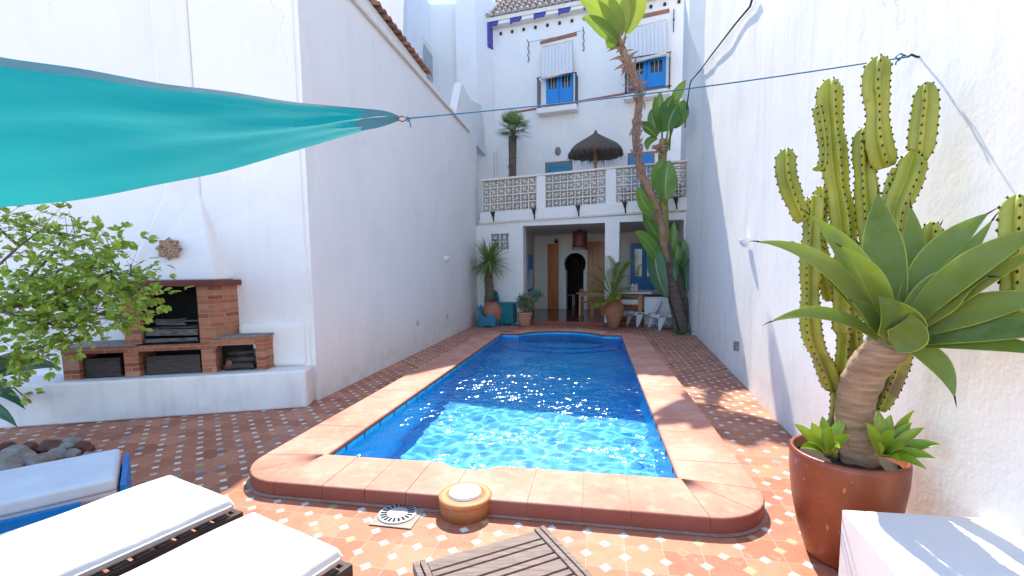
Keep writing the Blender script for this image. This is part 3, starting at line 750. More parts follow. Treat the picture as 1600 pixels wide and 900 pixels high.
# porch inside
PD = 4.0
mb = MB()
mb.box(FA, o1[0] - .02, o2[0] + .1, .0, PD + .3, -.2, .12); mb.box(FA, o2[0] + .1, SR, .02, PD + .3, -.2, .012); mb.box(FA, -.6, o1[0] - .02, .31, PD + .3, -.2, .12)
mb.build('porch_floor', M['floor_in'], H)
mb = MB()
mb.box(FA, o1[0] - .02, o2[0], -.035, .0, 0, .118)
mb.build('porch_step', M['coping'], H)
mb = MB()
mb.box(FA, SL - .4, SR + .2, TH, 7.0, 2.86, 3.08)           # ceiling slab, also the terrace floor
mb.build('terrace_slab', M['plaster'], H)
# back wall with keyhole arch opening
bw = FA
aw0, _ = FA.sz(881.5, 440, PD); aw1, _ = FA.sz(915.5, 440, PD)
az_top = FA.sz(898, 395, PD)[1]; ac = (aw0 + aw1) / 2
def arch_pts(scale=1.0, zb_=.12, rad=None):
    r = rad or (aw1 - aw0) / 2
    cz = az_top - r; pts = []
    neck = r * .80
    pts += [(ac - neck * scale, zb_), (ac - neck * scale, cz - r * .62), (ac - r * .92 * scale, cz - r * .55)]
    for k in range(17):
        a = math.pi * 1.13 - (math.pi * 1.26) * k / 16
        pts.append((ac + r * scale * math.cos(a), cz + r * scale * math.sin(a)))
    pts += [(ac + r * .92 * scale, cz - r * .55), (ac + neck * scale, cz - r * .62), (ac + neck * scale, zb_)]
    return pts
mb = MB()
ap = arch_pts()
mb.box(FA, -.6, ac - .62, PD, PD + .25, .12, 2.86); mb.box(FA, ac + .62, SR + .1, PD, PD + .25, .12, 2.86)
# centre piece around the arch: strips from the arch outline to the border
left = ap[:12]; right = ap[11:]
top_i = max(range(len(ap)), key=lambda i: ap[i][1])
lp = [(ac - .62, .12), (ac - .62, 2.86), (ac, 2.86)] + [ap[i] for i in range(top_i, -1, -1)]
rp_ = [(ac, 2.86), (ac + .62, 2.86), (ac + .62, .12)] + [ap[i] for i in range(len(ap) - 1, top_i - 1, -1)]
for pp in (lp, rp_): mb.prism([FA.p(x, PD, z) for x, z in pp], FA.b * .25)
mb.build('porch_back_wall', M['plaster'], H)
mb = MB()  # raised arch surround
ao = [(ac + (x - ac) * 1.22, z if z < .2 else z + (.11 if z > az_top - .3 else .03)) for x, z in ap]
for i in range(len(ap) - 1):
    mb.prism([FA.p(ap[i][0], PD - .04, ap[i][1]), FA.p(ap[i + 1][0], PD - .04, ap[i + 1][1]), FA.p(ao[i + 1][0], PD - .04, ao[i + 1][1]), FA.p(ao[i][0], PD - .04, ao[i][1])], FA.b * .05)
mb.build('arch_surround', M['white_pl'], H)
mb = MB()   # side walls of porch
sq = FA.sz(835, 440, PD)[0]; mb.prism([FA.p(o1[0] - .02, TH, 0), FA.p(sq, PD, 0), FA.p(sq - .2, PD, 0), FA.p(o1[0] - .2, TH, 0)], (0, 0, 2.86)); mb.build('porch_side_wall', M['plaster'], H); mb = MB()
mb.box(FA, SR, SR + .3, 0, PD, 0, 2.86)
mb.build('porch_side_wall', M['plaster'], H)
mb = MB(); mb.box(FA, SL - .4, o1[0] - .36, 2.0, 2.2, 0, 2.86); mb.build('vent_backing_wall', M['cream'], H)  # added unseen wall, keeps bright sky out of the vent
mb = MB(); mb.box(FA, SL - .45, SL - .2, TH, 2.2, 0, 2.86); mb.build('vent_backing_wall', M['cream'], H)  # added unseen side wall, closes off the sky behind the vent
mb = MB()   # room behind the arch, its gloom put into the dark wall colour
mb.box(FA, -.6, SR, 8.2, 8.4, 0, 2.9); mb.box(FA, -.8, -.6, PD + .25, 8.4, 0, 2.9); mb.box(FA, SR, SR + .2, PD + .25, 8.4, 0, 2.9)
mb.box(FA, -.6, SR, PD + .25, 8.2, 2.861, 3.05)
mb.build('inner_room_wall', simple('shade_brown_wall', (.10, .07, .05), (.07, .05, .04), .9, 3), H)
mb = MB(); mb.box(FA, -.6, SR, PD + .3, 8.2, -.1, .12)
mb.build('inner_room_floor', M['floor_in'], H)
# wooden doors folded open beside the arch
for u0, u1, vt, vb in [(855.5, 872.5, 381, 485), (918, 945, 378, 487)]:
    s0, zt = FA.sz(u0, vt, PD - .1); s1, _ = FA.sz(u1, vt, PD - .1)
    dr = MB(); dr.box(FA, s0, s1, PD - .10, PD - .055, .13, zt)
    d = dr.build('wooden_door', M['wood_door'], H, bevel=.006)
    p = MB(); w = s1 - s0
    for k in range(3):
        p.box(FA, s0 + w * (k / 3) + .02, s0 + w * ((k + 1) / 3) - .02, PD - .118, PD - .098, .30, zt - .12)
    p.build('door_board', M['wood_door'], d, bevel=.004)
# small blue window in the porch side wall
SW = Frame((FA.p(o1[0] - .02, TH, 0))[:2], math.degrees(math.atan2((FA.p(sq, PD, 0) - FA.p(o1[0] - .02, TH, 0)).x, (FA.p(sq, PD, 0) - FA.p(o1[0] - .02, TH, 0)).y)))
e0, e1 = SW.sz(824.5, 430)[0], SW.sz(831.5, 430)[0]
mb = MB(); mb.prism([SW.p(e0, -.03, .9), SW.p(e1, -.03, .9), SW.p(e1, -.03, 2.1), SW.p(e0, -.03, 2.1)], SW.b * .06)
sw = mb.build('side_window', M['blue'], H, bevel=.004)
mb = MB(); mb.prism([SW.p(e0 + .1, -.036, .98), SW.p(e1 - .1, -.036, .98), SW.p(e1 - .1, -.036, 1.6), SW.p(e0 + .1, -.036, 1.6)], SW.b * .072)
mb.build('pane', M['glass_l'], sw)

# blue window with bars and cream lintel in the right bay
def blue_window(par, fr, u0, u1, vt, vb, d, nleaf=2, name='blue_window', pane=(.12, .62), bars=3, open_l=False, zt=None, zb=None):
    s0, z1 = fr.sz(u0, (vt[0]), d); s1, _ = fr.sz(u1, vt[1], d); _, z0 = fr.sz((u0 + u1) / 2, vb, d)
    _, z1 = fr.sz((u0 + u1) / 2, (vt[0] + vt[1]) / 2, d)
    mb = MB(); mb.box(fr, s0, s1, d - .03, d, z0, z1)
    w = mb.build(name, M['blue'], par, bevel=.004)
    W_ = (s1 - s0) / nleaf; h = z1 - z0
    for k in range(nleaf):
        a = s0 + W_ * k + .02; b = s0 + W_ * (k + 1) - .02
        L = MB()
        st = W_ * .16
        for x0_, x1_, y0_, y1_ in [(a, a + st, z0 + .02, z1 - .02), (b - st, b, z0 + .02, z1 - .02), (a + st, b - st, z0 + .02, z0 + h * pane[0]), (a + st, b - st, z0 + h * pane[1], z1 - .02)]:
            L.box(fr, x0_, x1_, d - .065, d - .031, y0_, y1_)
        for j in range(3):      # recessed boards below the pane
            xx = a + st + (b - a - 2 * st) * j / 3
        L.build('shutter_leaf', M['blue'], w, bevel=.004)
        g_ = MB(); g_.box(fr, a + st, b - st, d - .045, d - .032, z0 + h * pane[0], z0 + h * pane[1]); g_.build('pane', M['glass'], w)
        g_ = MB()
        for j in range(bars):
            xx = a + st + (b - a - 2 * st) * (j + 1) / (bars + 1)
            g_.box(fr, xx - .005, xx + .005, d - .060, d - .046, z0 + h * pane[0], z0 + h * pane[1])
        g_.build('window_bar', M['cream'], w)
    return w, s0, s1, z0, z1
w_, s0, s1, z0, z1 = blue_window(H, FA, 986, 1030, (381, 379), 452, PD - .01, pane=(.28, .88), bars=4)
mb = MB()
ln = 12
pts = [FA.p(s0 - .12, PD - .09, z1 + .02)] + [FA.p(s0 - .12 + (s1 - s0 + .24) * k / ln, PD - .09, z1 + .05 + .26 * math.sin(math.pi * k / ln)) for k in range(ln + 1)] + [FA.p(s1 + .12, PD - .09, z1 + .02)]
mb.prism(pts, FA.b * .09); mb.build('window_lintel', M['cream'], H)
mb = MB(); mb.box(FA, s0 - .10, s0 - .02, PD - .06, PD, z0, z1); mb.build('window_jamb', M['cream'], H)

# ---- upper facade, set back behind the terrace
UD = 2.5
FU = Frame((FA.o + FA.b * UD)[:2], 108)
ulS = FU.sz(771, 120)[0]
ZE = 9.72
mb = MB()
mb.box(FU, ulS, SR + .9, 0, .4, 3.081, ZE)
mb.build('upper_wall', M['plaster'], H)
mb = MB(); mb.box(FU, ulS - .02, SR + .9, .4, 6.2, 3.08, ZE - .05); mb.build('rear_block', M['plaster'], H)
# tile roof
roof = MB(); PIT = R(44); RL = 3.3; OV = .32
def rp3(s_, l, h=0): return FU.p(s_, -OV + l * math.cos(PIT), ZE + .14 + l * math.sin(PIT)) + (FU.b * -math.sin(PIT) + TOP * math.cos(PIT)) * h
roof.prism([rp3(ulS - .15, 0), rp3(SR + .9, 0), rp3(SR + .9, RL), rp3(ulS - .15, RL)], V((0, 0, -.12)))
rf = roof.build('roof', M['cream'], H)
tiles = MB()
x = ulS - .12
while x < SR + .7:
    l = 0; k = 0
    while l < RL - .05:
        r0, r1 = .085, .068
        pts = []; 
        for (ll, rr, hh) in ((l - .03, r0, .055), (l + .33, r1, .02)):
            pts.append([rp3(x + rr * math.cos(math.pi * j / 6), ll, hh + rr * math.sin(math.pi * j / 6)) for j in range(7)])
        ia = [tiles.vert(p) for p in pts[0]]; ib = [tiles.vert(p) for p in pts[1]]
        tiles.smooth = True
        for j in range(6): tiles.face((ia[j], ia[j + 1], ib[j + 1], ib[j]))
        # thickness lip with lime mortar
        inn = [rp3(x + (r0 - .02) * math.cos(math.pi * j / 6), l - .031, .055 + (r0 - .02) * math.sin(math.pi * j / 6)) for j in range(7)]
        im = [tiles.vert(p) for p in pts[0]]; in_ = [tiles.vert(p - FU.b * .002) for p in inn]
        for j in range(6): tiles.face((im[j], im[j + 1], in_[j + 1], in_[j]), 1)
        tiles.prism([rp3(x + (r0 - .02) * math.cos(math.pi * j / 6), l + .0, .05 + (r0 - .02) * math.sin(math.pi * j / 6)) for j in range(7)], (rp3(0, .02) - rp3(0, 0)), 1)
        l += .31
    x += .205
tiles.build('roof_tiles', [M['rooftile'], M['plaster']], rf)
# cornice with indigo and white scallops, little black sockets
mb = MB(); mb.box(FU, ulS - .12, SR + .9, -.28, 0, ZE - .08, ZE + .10)
mb.build('cornice', M['plaster'], H, bevel=.02)
us = [(763.5, 785, 'c'), (804, 822, 0), (839, 857, 0), (874, 893, 0), (912, 930, 0), (950, 968, 0)]
x = ulS + .0
for k in range(7):
    mb = MB()
    s0 = ulS - .10 + k * .80; s1 = s0 + .40
    pts = [FU.p(s0, -.288, ZE + .16), FU.p(s0, -.288, ZE - .14), FU.p(s0 + .08, -.288, ZE - .10), FU.p(s1 - .08, -.288, ZE - .10), FU.p(s1, -.288, ZE - .05), FU.p(s1, -.288, ZE + .16)]
    mb.prism(pts, FU.b * .05)
    if k == 0: mb.box(FU, ulS - .11, ulS + .02, -.31, -.01, ZE - .75, ZE + .12)
    mb.build('indigo_scallop', M['indigo'], H)
for k in range(15):
    mb = MB(); mb.box(FU, ulS + .25 + k * .40, ulS + .33 + k * .40, -.05, .001, ZE - .30, ZE - .22)
    mb.build('rafter_socket', M['iron'], H)
# brown string course
mb = MB(); mb.px(FU, [(794, 178.6), (1049, 135.2), (1049, 132.2), (794, 175.6)], -.02, .0); mb.build('brown_string_course', M['brown_band'], H)

def french_window(u0, u1, vt, vb, blind, lint, slab, rail):
    w_, s0, s1, z0, z1 = blue_window(H, FU, u0, u1, vt, vb, -.005, pane=(.50, .88), bars=2, name='balcony_door')
    # lintel
    mb = MB(); mb.px(FU, lint, -.03, 0); mb.build('brown_lintel', M['brown_band'], H)
    # roller blind, hangs out from the wall
    A, B_, C_, D_ = [FU.hit(u, v, d) for (u, v), d in zip(blind, (-.07, -.07, -.30, -.30))]
    bl = MB(); n = 9
    for i in range(n):
        a = A.lerp(B_, i / n); b = A.lerp(B_, (i + .94) / n); c = D_.lerp(C_, (i + .94) / n); d = D_.lerp(C_, i / n)
        bl.prism([a, b, c, d], FU.b * .012)
    b_ = bl.build('roller_blind', M['canvas'], H)
    rl = MB(); rl.tube([D_ - TOP * .03, C_ - TOP * .03], .05, 10); rl.build('blind_roll', M['cream'], b_)
    rl = MB(); rl.tube([A + TOP * .02, B_ + TOP * .02], .025, 8); rl.build('blind_rod', M['cream'], b_)
    # balcony slab + railing
    dep = .36; su0, su1, svt, svb, svr = slab; um = (su0 + su1) / 2
    sa = FU.sz(su0, svt, -dep)[0]; sb = FU.sz(su1, svt, -dep)[0]; zt_ = FU.sz(um, svt, -dep)[1]; zl_ = FU.sz(um, svb, -dep)[1]; rail = FU.sz(um, svr, -dep)[1] - zt_
    mb = MB(); mb.prism([FU.p(sa, -dep, zl_), FU.p(sb, -dep, zl_), FU.p(sb, -dep, zt_), FU.p(sa, -dep, zt_)], FU.b * dep)
    bs = mb.build('balcony_slab', M['plaster'], H, bevel=.02)
    rm = MB(); zr = zt_; hr = rail
    for s_, d in ((sa + .04, -dep + .03), (sb - .04, -dep + .03), (sa + .04, -.02), (sb - .04, -.02)):
        rm.box(FU, s_ - .013, s_ + .013, d - .013, d + .013, zr, zr + hr)
    for s_ in (sa + .04, sb - .04):
        for zz in (zr + .06, zr + hr): rm.bar(FU.p(s_, -dep + .03, zz), FU.p(s_, -.02, zz), .02)
        for k in range(1, 3): 
            q = FU.p(s_, -dep + .03 + (dep - .05) * k / 3, zr); rm.bar(q, q + TOP * hr, .012, up=FU.b)
    rm.bar(FU.p(sa, -dep + .03, zr + hr), FU.p(sb, -dep + .03, zr + hr), .022)
    rm.build('balcony_railing', M['iron'], bs)
    return s0, s1, z0, z1
f1 = french_window(853.5, 896, (122, 108), 162, [(847, 74), (894, 64), (895, 110), (846, 121)], [(844, 69), (901, 55), (901, 50), (844, 64)], (838, 901, 165, 174, 117), .95)
f2 = french_window(982, 1041, (99, 86), 139, [(985, 45), (1041, 31), (1042, 81), (986, 96)], [(985, 32), (1046, 19), (1046, 13), (985, 26)], (975, 1048, 143, 151, 86), .95)
mb = MB()   # iron awning brackets with a wire
for u in (826, 912):
    dv = (826 - u) * .22
    base = FU.hit(u, 68 + dv, -.02)
    pts = [base + TOP * .0]
    for k in range(9): pts.append(base + V((.03 * math.sin(k * 2.1), 0, -.075 * k)) - FU.b * (.02 + .03 * abs(math.sin(k * 1.6))))
    mb.tube(pts, .013, 6)
    mb.tube([base, base - FU.b * .18 + TOP * .05], .012, 6); mb.build('iron_bracket', M['iron'], H); mb = MB()
base = FU.hit(1053, 15, -.02); mb.tube([base - FU.b * .03, base - FU.b * .03 - TOP * .65], .013, 6); mb.ball(base - FU.b * .04 - TOP * .3, .03)
mb.build('iron_bracket', M['iron'], H)
mb = MB(); a = FU.hit(826, 66, -.16); b = FU.hit(912, 47, -.16)
mb.tube([a, a.lerp(b, .5) - TOP * .03, b], .006, 5); mb.build('awning_wire', M['iron'], H)
# terrace doors
for (u0, u1, vt, vb, nm) in [(852, 894.5, (255, 249.5), 300, 'terrace_door'), (981, 1023, (240, 235.5), 285, 'terrace_door')]:
    s0, z1 = FU.sz(u0, vt[0]); s1, z1b = FU.sz(u1, vt[1]); z1 = (z1 + z1b) / 2
    mb = MB()
    mb.box(FU, s0, s0 + .07, -.012, -.002, 3.1, z1); mb.box(FU, s1 - .07, s1, -.012, -.002, 3.1, z1); mb.box(FU, s0 + .07, s1 - .07, -.012, -.002, z1 - .08, z1)
    fr_ = mb.build('terrace_door_frame', M['mortar'], H)
    mb = MB(); mb.box(FU, s0 + .07, s1 - .07, -.010, -.001, 3.1, z1 - .08)
    for k in range(5): mb.box(FU, s0 + .12, s1 - .12, -.022, -.0105, z1 - .2 - k * .3, z1 - .14 - k * .3)
    mb.build(nm, M['teal_b'] if u0 < 900 else M['blue'], H)
mb = MB(); mb.tube([FU.hit(768.5, 168, -.05), V(FU.hit(768.5, 168, -.05)[:2] + (3.1,)) if False else FU.hit(768.5, 168, -.05) * 1], .04, 8) if False else None
mb = MB(); q = FU.p(ulS + .06, -.06, 3.1); mb.tube([q, q + TOP * 2.55], .045, 10)
mb.build('downpipe', M['cream'], H)

# black iron lamp brackets / spouts under the balustrade
for i, (u, v0_, v1_) in enumerate([(770, 332.5, 346), (834, 327.5, 342.5), (903, 322.5, 338), (976, 317, 333), (1056, 310.5, 327)]):
    m_ = MB(); T_ = FA.hit(u, v0_, -.10); B_ = FA.hit(u + 1.4, v1_, -.09)
    m_.tube([T_ + TOP * .03, T_, T_.lerp(B_, .35), T_.lerp(B_, .55), B_], [.028, .055, .036, .02, .016], 8)
    m_.bar(T_ - FA.a * .07 + TOP * .02, T_ + FA.a * .07 + TOP * .02, .10, .02)
    o = m_.build('iron_spout', M['iron'], H)

# ================================================================== LEFT WALL AND NEIGHBOURS
ZL = 5.43
lw = thing('boundary_wall', 'tall white left boundary wall with terracotta tile coping beside the pool', 'wall', LW.p(4, 0, 0))
sEndT = LW.sz(668, 120)[0]; sEnd = 8.4
mb = MB()
mb.box(LW, -.0, sEnd, .0, .30, 0, ZL + .0)
mb.prism([LW.p(-.0, .03, ZL), LW.p(sEndT + .02, .03, ZL), LW.p(sEndT + .02, .03, ZL + .20), LW.p(0, .03, ZL + .36)], LW.b * .24)
mb.prism([LW.p(sEndT + .9, .03, ZL), LW.p(sEnd, .03, ZL), LW.p(sEnd, .03, ZL - .4), LW.p(sEndT + 2.2, .03, ZL + .55), LW.p(sEndT + 1.9, .03, ZL + 1.15)], LW.b * .24) if False else None
mb.build('wall_body', M['plaster'], lw)
mb = MB(); mb.box(LW, 0, LW.sz(732, 202)[0], -.06, -.002, ZL - .05, ZL + .01); mb.build('ledge_moulding', M['cream'], lw, bevel=.008)
# gabled rise at the far end
mb = MB()
pk = LW.hit(716, 129, .15); pd = LW.hit(748, 165, .15); pe = LW.hit(770, 205, .15)
s_k, z_k = LW.sz(716, 129, .15); s_d, z_d = LW.sz(748, 165, .15); s_a, z_a = LW.sz(703, 158, .15)
mb.prism([LW.p(s_a, .05, ZL - .1), LW.p(s_k, .05, z_k), LW.p(s_k + .8, .05, z_k - .15), LW.p(s_d, .05, z_d), LW.p(s_d + .6, .05, ZL - .1)], LW.b * .2)
mb.build('wall_gable', M['plaster'], lw)
mb = MB(); x = 0.05
while x < sEndT:
    zt = ZL + .36 - .16 * x / sEndT
    for side in (-1,):
        r = .075
        pts = [[], []]
        for e, dd in enumerate((-.06, .30)):
            for j in range(7):
                a = math.pi * j / 6
                pts[e].append(LW.p(x + r * math.cos(a), dd, zt + .01 + r * math.sin(a) + .05 * e))
        ia = [mb.vert(p) for p in pts[0]]; ib = [mb.vert(p) for p in pts[1]]
        for j in range(6): mb.face((ia[j], ia[j + 1], ib[j + 1], ib[j]))
        ic = [mb.vert(p - TOP * .018) for p in pts[0]]; idd = [mb.vert(p - TOP * .018) for p in pts[1]]
        for j in range(6): mb.face((ic[j], idd[j], idd[j + 1], ic[j + 1])); mb.face((ia[j], ic[j], ic[j + 1], ia[j + 1]))
        # channel tile between
        ia = [mb.vert(LW.p(x + .1 + .05 * math.cos(math.pi + math.pi * j / 4), -.08, zt + .03 + .05 * math.sin(math.pi + math.pi * j / 4))) for j in range(5)]
        ib = [mb.vert(LW.p(x + .1 + .05 * math.cos(math.pi + math.pi * j / 4), .30, zt + .08 + .05 * math.sin(math.pi + math.pi * j / 4))) for j in range(5)]
        for j in range(4): mb.face((ia[j], ia[j + 1], ib[j + 1], ib[j]))
    x += .2
mb.build('coping_tiles', M['rooftile'], lw)

nb = thing('neighbour_house', 'plain white neighbouring house rising behind the left boundary wall', 'house', (-4, 11, 0))
NB = Frame((-2.95, 13.9), 174)         # lit side wall, s runs towards the camera
mb = MB()
mb.prism([(-2.95, 13.9, 0), (-2.30, 7.7, 0), (-6.5, 7.3, 0), (-6.5, 13.9, 0)], (0, 0, 8.4))
mb.prism([(-2.95, 13.9, 8.3), (-2.55, 10.1, 8.3), (-6.5, 10.1, 8.3), (-6.5, 13.9, 8.3)], (0, 0, 3.2))
mb.build('side_block', M['plaster'], nb)
W1 = ray(652, 100); 
WF = Frame((-2.58, 15.75), 190.2, flip=False)    # window wall, s towards camera
mb = MB()
mb.prism([(-2.58, 15.75, 0), (-2.93, 13.85, 0), (-6, 13.95, 0), (-6, 15.75, 0)], (0, 0, 10.3))
mb.build('window_wall', M['plaster'], nb)
def wf(u, v, d=0):
    return WF.hit(u, v, d)
mb = MB()
q = [wf(659, 57), wf(676.5, 86), wf(676.5, 130), wf(659, 124)]
mb.prism([wf(658.5, 56), wf(677.5, 80), wf(677.5, 136), wf(658.5, 128)], V((.03, -.005, 0)))
wfm = mb.build('window', M['cream'], nb)
mb = MB(); mb.prism([wf(660, 68), wf(675.6, 91), wf(675.6, 129), wf(660, 118)], V((.05, -.008, 0)))
mb.build('pane', M['glass_l'], wfm)
mb = MB(); mb.prism([(-2.62, 15.72, 0), (-1.0, 15.72, 0), (-1.0, 16.2, 0), (-6, 16.2, 0), (-6, 15.76, 0)], (0, 0, 10.25)); mb.build('rear_wall', M['plaster'], nb)
tw = MB(); tw.prism([(-1.72, 15.45, 0), (-1.07, 15.45, 0), (-.40, 16.25, 0), (-.40, 17, 0), (-1.72, 17, 0)], (0, 0, 10.55))
tag(tw.build('chimney_tower', M['plaster'], o=(-1.2, 15.9, 0)), 'square white tower between the tiled roof and the neighbouring house', 'tower')

# ================================================================== RIGHT WALL
rw = thing('boundary_wall', 'rough white plaster wall along the right side, sunlit, holding the rope hook', 'wall', RW.p(0, 0, 0))
mb = MB(); n1_, n2_ = 70, 40
random.seed(11)
mb.smooth = True
idg = {}
for i in range(n1_ + 1):
    for j in range(n2_ + 1):
        s_ = -7 + 16 * i / n1_; z = 10.6 * j / n2_
        d = .03 * noise.noise(V((s_ * .6, z * .6, 3))) + .012 * noise.noise(V((s_ * 2, z * 2, 8)))
        if s_ < -3.0: d -= 0
        idg[i, j] = mb.vert(RW.p(s_, -d - .0, z if j else -.05))
for i in range(n1_):
    for j in range(n2_): mb.face((idg[i, j], idg[i + 1, j], idg[i + 1, j + 1], idg[i, j + 1]))
mb.smooth = False
mb.box(RW, -7, 9, .12, .4, -.05, 10.6)
mb.box(RW, -7, 9, -.0, .13, 10.4, 10.62)
mb.build('wall_body', M['plaster_r'], rw)
mb = MB()   # pier at the far end next to the porch
s6 = RW.sz(1090.5, 527.4)[0]
mb.prism([RW.p(s6 + .1, 0.02, 0), RW.p(s6 + 1.6, -.20, 0), RW.p(s6 + 3, -.2, 0), RW.p(s6 + 3, .1, 0)], (0, 0, 10.2))
mb.build('wall_return', M['plaster'], rw)

# ================================================================== MASONRY BENCH, BARBECUE, BACK WALL
bwall = thing('boundary_wall', 'tall shaded white wall behind the brick barbecue', 'wall', BQ.p(2, .6, 0))
# plane through the corner (-2.428,5.545)
BW = Frame((-2.428, 5.545), 257.7, flip=True)
mb = MB(); mb.box(BQ, 1.125, 9, .55, .8, 0, 5.8)
mb.prism([BQ.p(.0, .285, 0), BQ.p(.82, .415, 0), BQ.p(1.12, .43, 0), BQ.p(1.12, .8, 0), BQ.p(-.25, .8, 0), BQ.p(-.1, .40, 0)], (0, 0, 5.8))
mb.build('wall_body', M['plaster'], bwall)
mb = MB(); mb.prism([BQ.p(.03, .26, .45), BQ.p(.8, .33, .45), BQ.p(.8, .5, .45), BQ.p(.1, .5, .45)], (0, 0, .54)); mb.build('wall_plinth', M['plaster'], bwall, bevel=.05, seg=3)
bench = MB()
bench.prism([BQ.p(0, 0, 0), BQ.p(5.2, 0, 0), BQ.p(5.2, .62, 0), BQ.p(-.02, .62, 0), BQ.p(-.02, .1, 0)], (0, 0, .45))
ob = bench.build('masonry_bench', M['plaster_b'], o=BQ.p(1.5, .3, 0), bevel=.025, seg=3)
tag(ob, 'low white plastered masonry ledge carrying the brick barbecue', 'ledge')

bq = thing('barbecue', 'built-in red brick barbecue with white tapering hood on the plastered ledge', 'barbecue', BQ.p(1.4, .3, .45))
D0 = .12; ZB = .452
def bb(name, lst, m='brick', par=bq, **k):
    mb = MB()
    for (s0, s1, d0, d1, z0, z1) in lst: mb.box(BQ, s0, s1, d0, d1, z0, z1)
    return mb.build(name, M[m], par, **k)
for s0, s1 in [(2.31, 2.46), (1.745, 1.885), (.975, 1.12)]: bb('brick_pier', [(s0, s1, D0, .6, ZB, .735)])
mb = MB(); mb.prism([BQ.p(.55, D0, ZB), BQ.p(.46, D0, ZB), BQ.p(.36, .5, ZB), BQ.p(.36, .6, ZB), BQ.p(.55, .6, ZB)], (0, 0, .36)); mb.build('brick_pier', M['brick'], bq)
bb('brick_lintel', [(.95, 2.46, D0 - .01, .6, .735, .80)])
mb = MB(); mb.prism([BQ.p(.95, D0 - .01, .765), BQ.p(.46, D0 - .01, .765), BQ.p(.35, .5, .765), BQ.p(.35, .6, .765), BQ.p(.95, .6, .765)], (0, 0, .085)); mb.build('brick_lintel', M['brick'], bq)
mb = MB(); mb.prism([BQ.p(.975, D0 - .035, .852), BQ.p(.45, D0 - .035, .852), BQ.p(.33, .5, .852), BQ.p(.33, .6, .852), BQ.p(.975, .6, .852)], (0, 0, .022)); mb.build('worktop', M['mortar'], bq, bevel=.004)
bb('worktop', [(1.75, 2.48, D0 - .03, .6, .802, .82)], 'mortar', bevel=.004)
# upper pillars
mb = MB(); mb.prism([BQ.p(1.12, D0, .80), BQ.p(.955, D0, .80), BQ.p(.80, .42, .80), BQ.p(.80, .6, .80), BQ.p(1.12, .6, .80)], (0, 0, .652)); mb.build('brick_pillar', M['brick'], bq)
mb = MB(); mb.prism([BQ.p(1.86, D0, .821), BQ.p(1.70, D0, .821), BQ.p(1.70, .6, .821), BQ.p(1.86, .6, .821)], (0, 0, .63)); mb.build('brick_pillar', M['brick'], bq)
mb = MB(); mb.prism([BQ.p(1.94, D0 - .05, 1.452), BQ.p(.92, D0 - .05, 1.452), BQ.p(.74, .42, 1.452), BQ.p(.74, .6, 1.452), BQ.p(1.94, .6, 1.452)], (0, 0, .065))
mb.build('mantel', simple('red_painted_slab', (.17, .035, .022), (.12, .025, .018), .5, 6), bq, bevel=.006)
# firebox lining and back; dark panels added as shade in the niches
bb('firebox', [(1.12, 1.70, .50, .6, .80, 1.45), (1.0, 2.44, .48, .6, ZB, .765), (.47, .975, .315, .335, ZB, .764)], 'dark')
mb = MB(); mb.box(BQ, 1.12, 1.135, D0 + .01, .5, .80, 1.45); mb.box(BQ, 1.685, 1.70, D0 + .06, .5, .80, 1.45); mb.box(BQ, 1.136, 1.684, .16, .5, .80, .815); mb.build('firebox_lining', M['dark'], bq)
mb = MB(); random.seed(5)
for k in range(13):   # grill and charred metal sheet
    mb.bar(BQ.p(1.15, .17 + k * .022, .98 + .004 * math.sin(k)), BQ.p(1.67, .17 + k * .022, .985), .006)
mb.bar(BQ.p(1.15, .15, .93), BQ.p(1.67, .15, .94), .012, .07); mb.bar(BQ.p(1.15, .14, .85), BQ.p(1.67, .14, .85), .02, .04)
for k in range(6): a_ = BQ.p(random.uniform(1.15, 1.35), .18 + k * .03, 1.02 + .01 * k); mb.bar(a_, a_ + BQ.a * .3 + TOP * random.uniform(-.03, .03), .012, .018)
mb.build('grill', M['ash'], bq)
mb = MB(); mb.box(BQ, 1.155, 1.70, D0 + .05, D0 + .07, ZB + .01, .67); mb.box(BQ, 1.16, 1.69, D0 + .04, D0 + .055, .64, .665); mb.build('storage_door', M['wood_dark'], bq, bevel=.004)
# hood
def hp(u, v, d): return BQ.hit(u, v, d)
mb = MB()
zf = 5.75
hb = [(1.84, .16), (.94, .16), (.80, .50), (1.98, .50)]
ht = [(1.47, .36), (1.14, .42), (1.09, .50), (1.52, .50)]
a_ = [mb.vert(BQ.p(s_, d, 1.518)) for s_, d in hb]; b_ = [mb.vert(BQ.p(s_, d, 2.50)) for s_, d in ht]; c_ = [mb.vert(BQ.p(s_, d, zf)) for s_, d in [(1.46, .37), (1.13, .425), (1.12, .50), (1.48, .50)]]
for i in range(4):
    j = (i + 1) % 4; mb.face((a_[i], a_[j], b_[j], b_[i])); mb.face((b_[i], b_[j], c_[j], c_[i]))
mb.face(a_); mb.face(c_)
mb.build('chimney_hood', M['plaster'], bq, bevel=.02, seg=3)
# dark back fill under the hood above mantel
# star
C_ = BQ.hit(265, 389, .218); mb = MB()
nrm = (BQ.b * -1 * .98 + TOP * .2).normalized(); xx = BQ.a; yy = nrm.cross(xx).normalized()
pts = []
for k in range(16):
    a = k * math.pi / 8; r = .132 if k % 2 == 0 else .100
    pts.append(C_ + xx * (r * math.cos(a)) + yy * (r * math.sin(a)))
mb.prism(pts, nrm * .03)
tag(mb.build('wall_ornament', M['star'], o=C_, bevel=.004), 'eight pointed carved terracotta star hung on the barbecue hood', 'wall ornament')
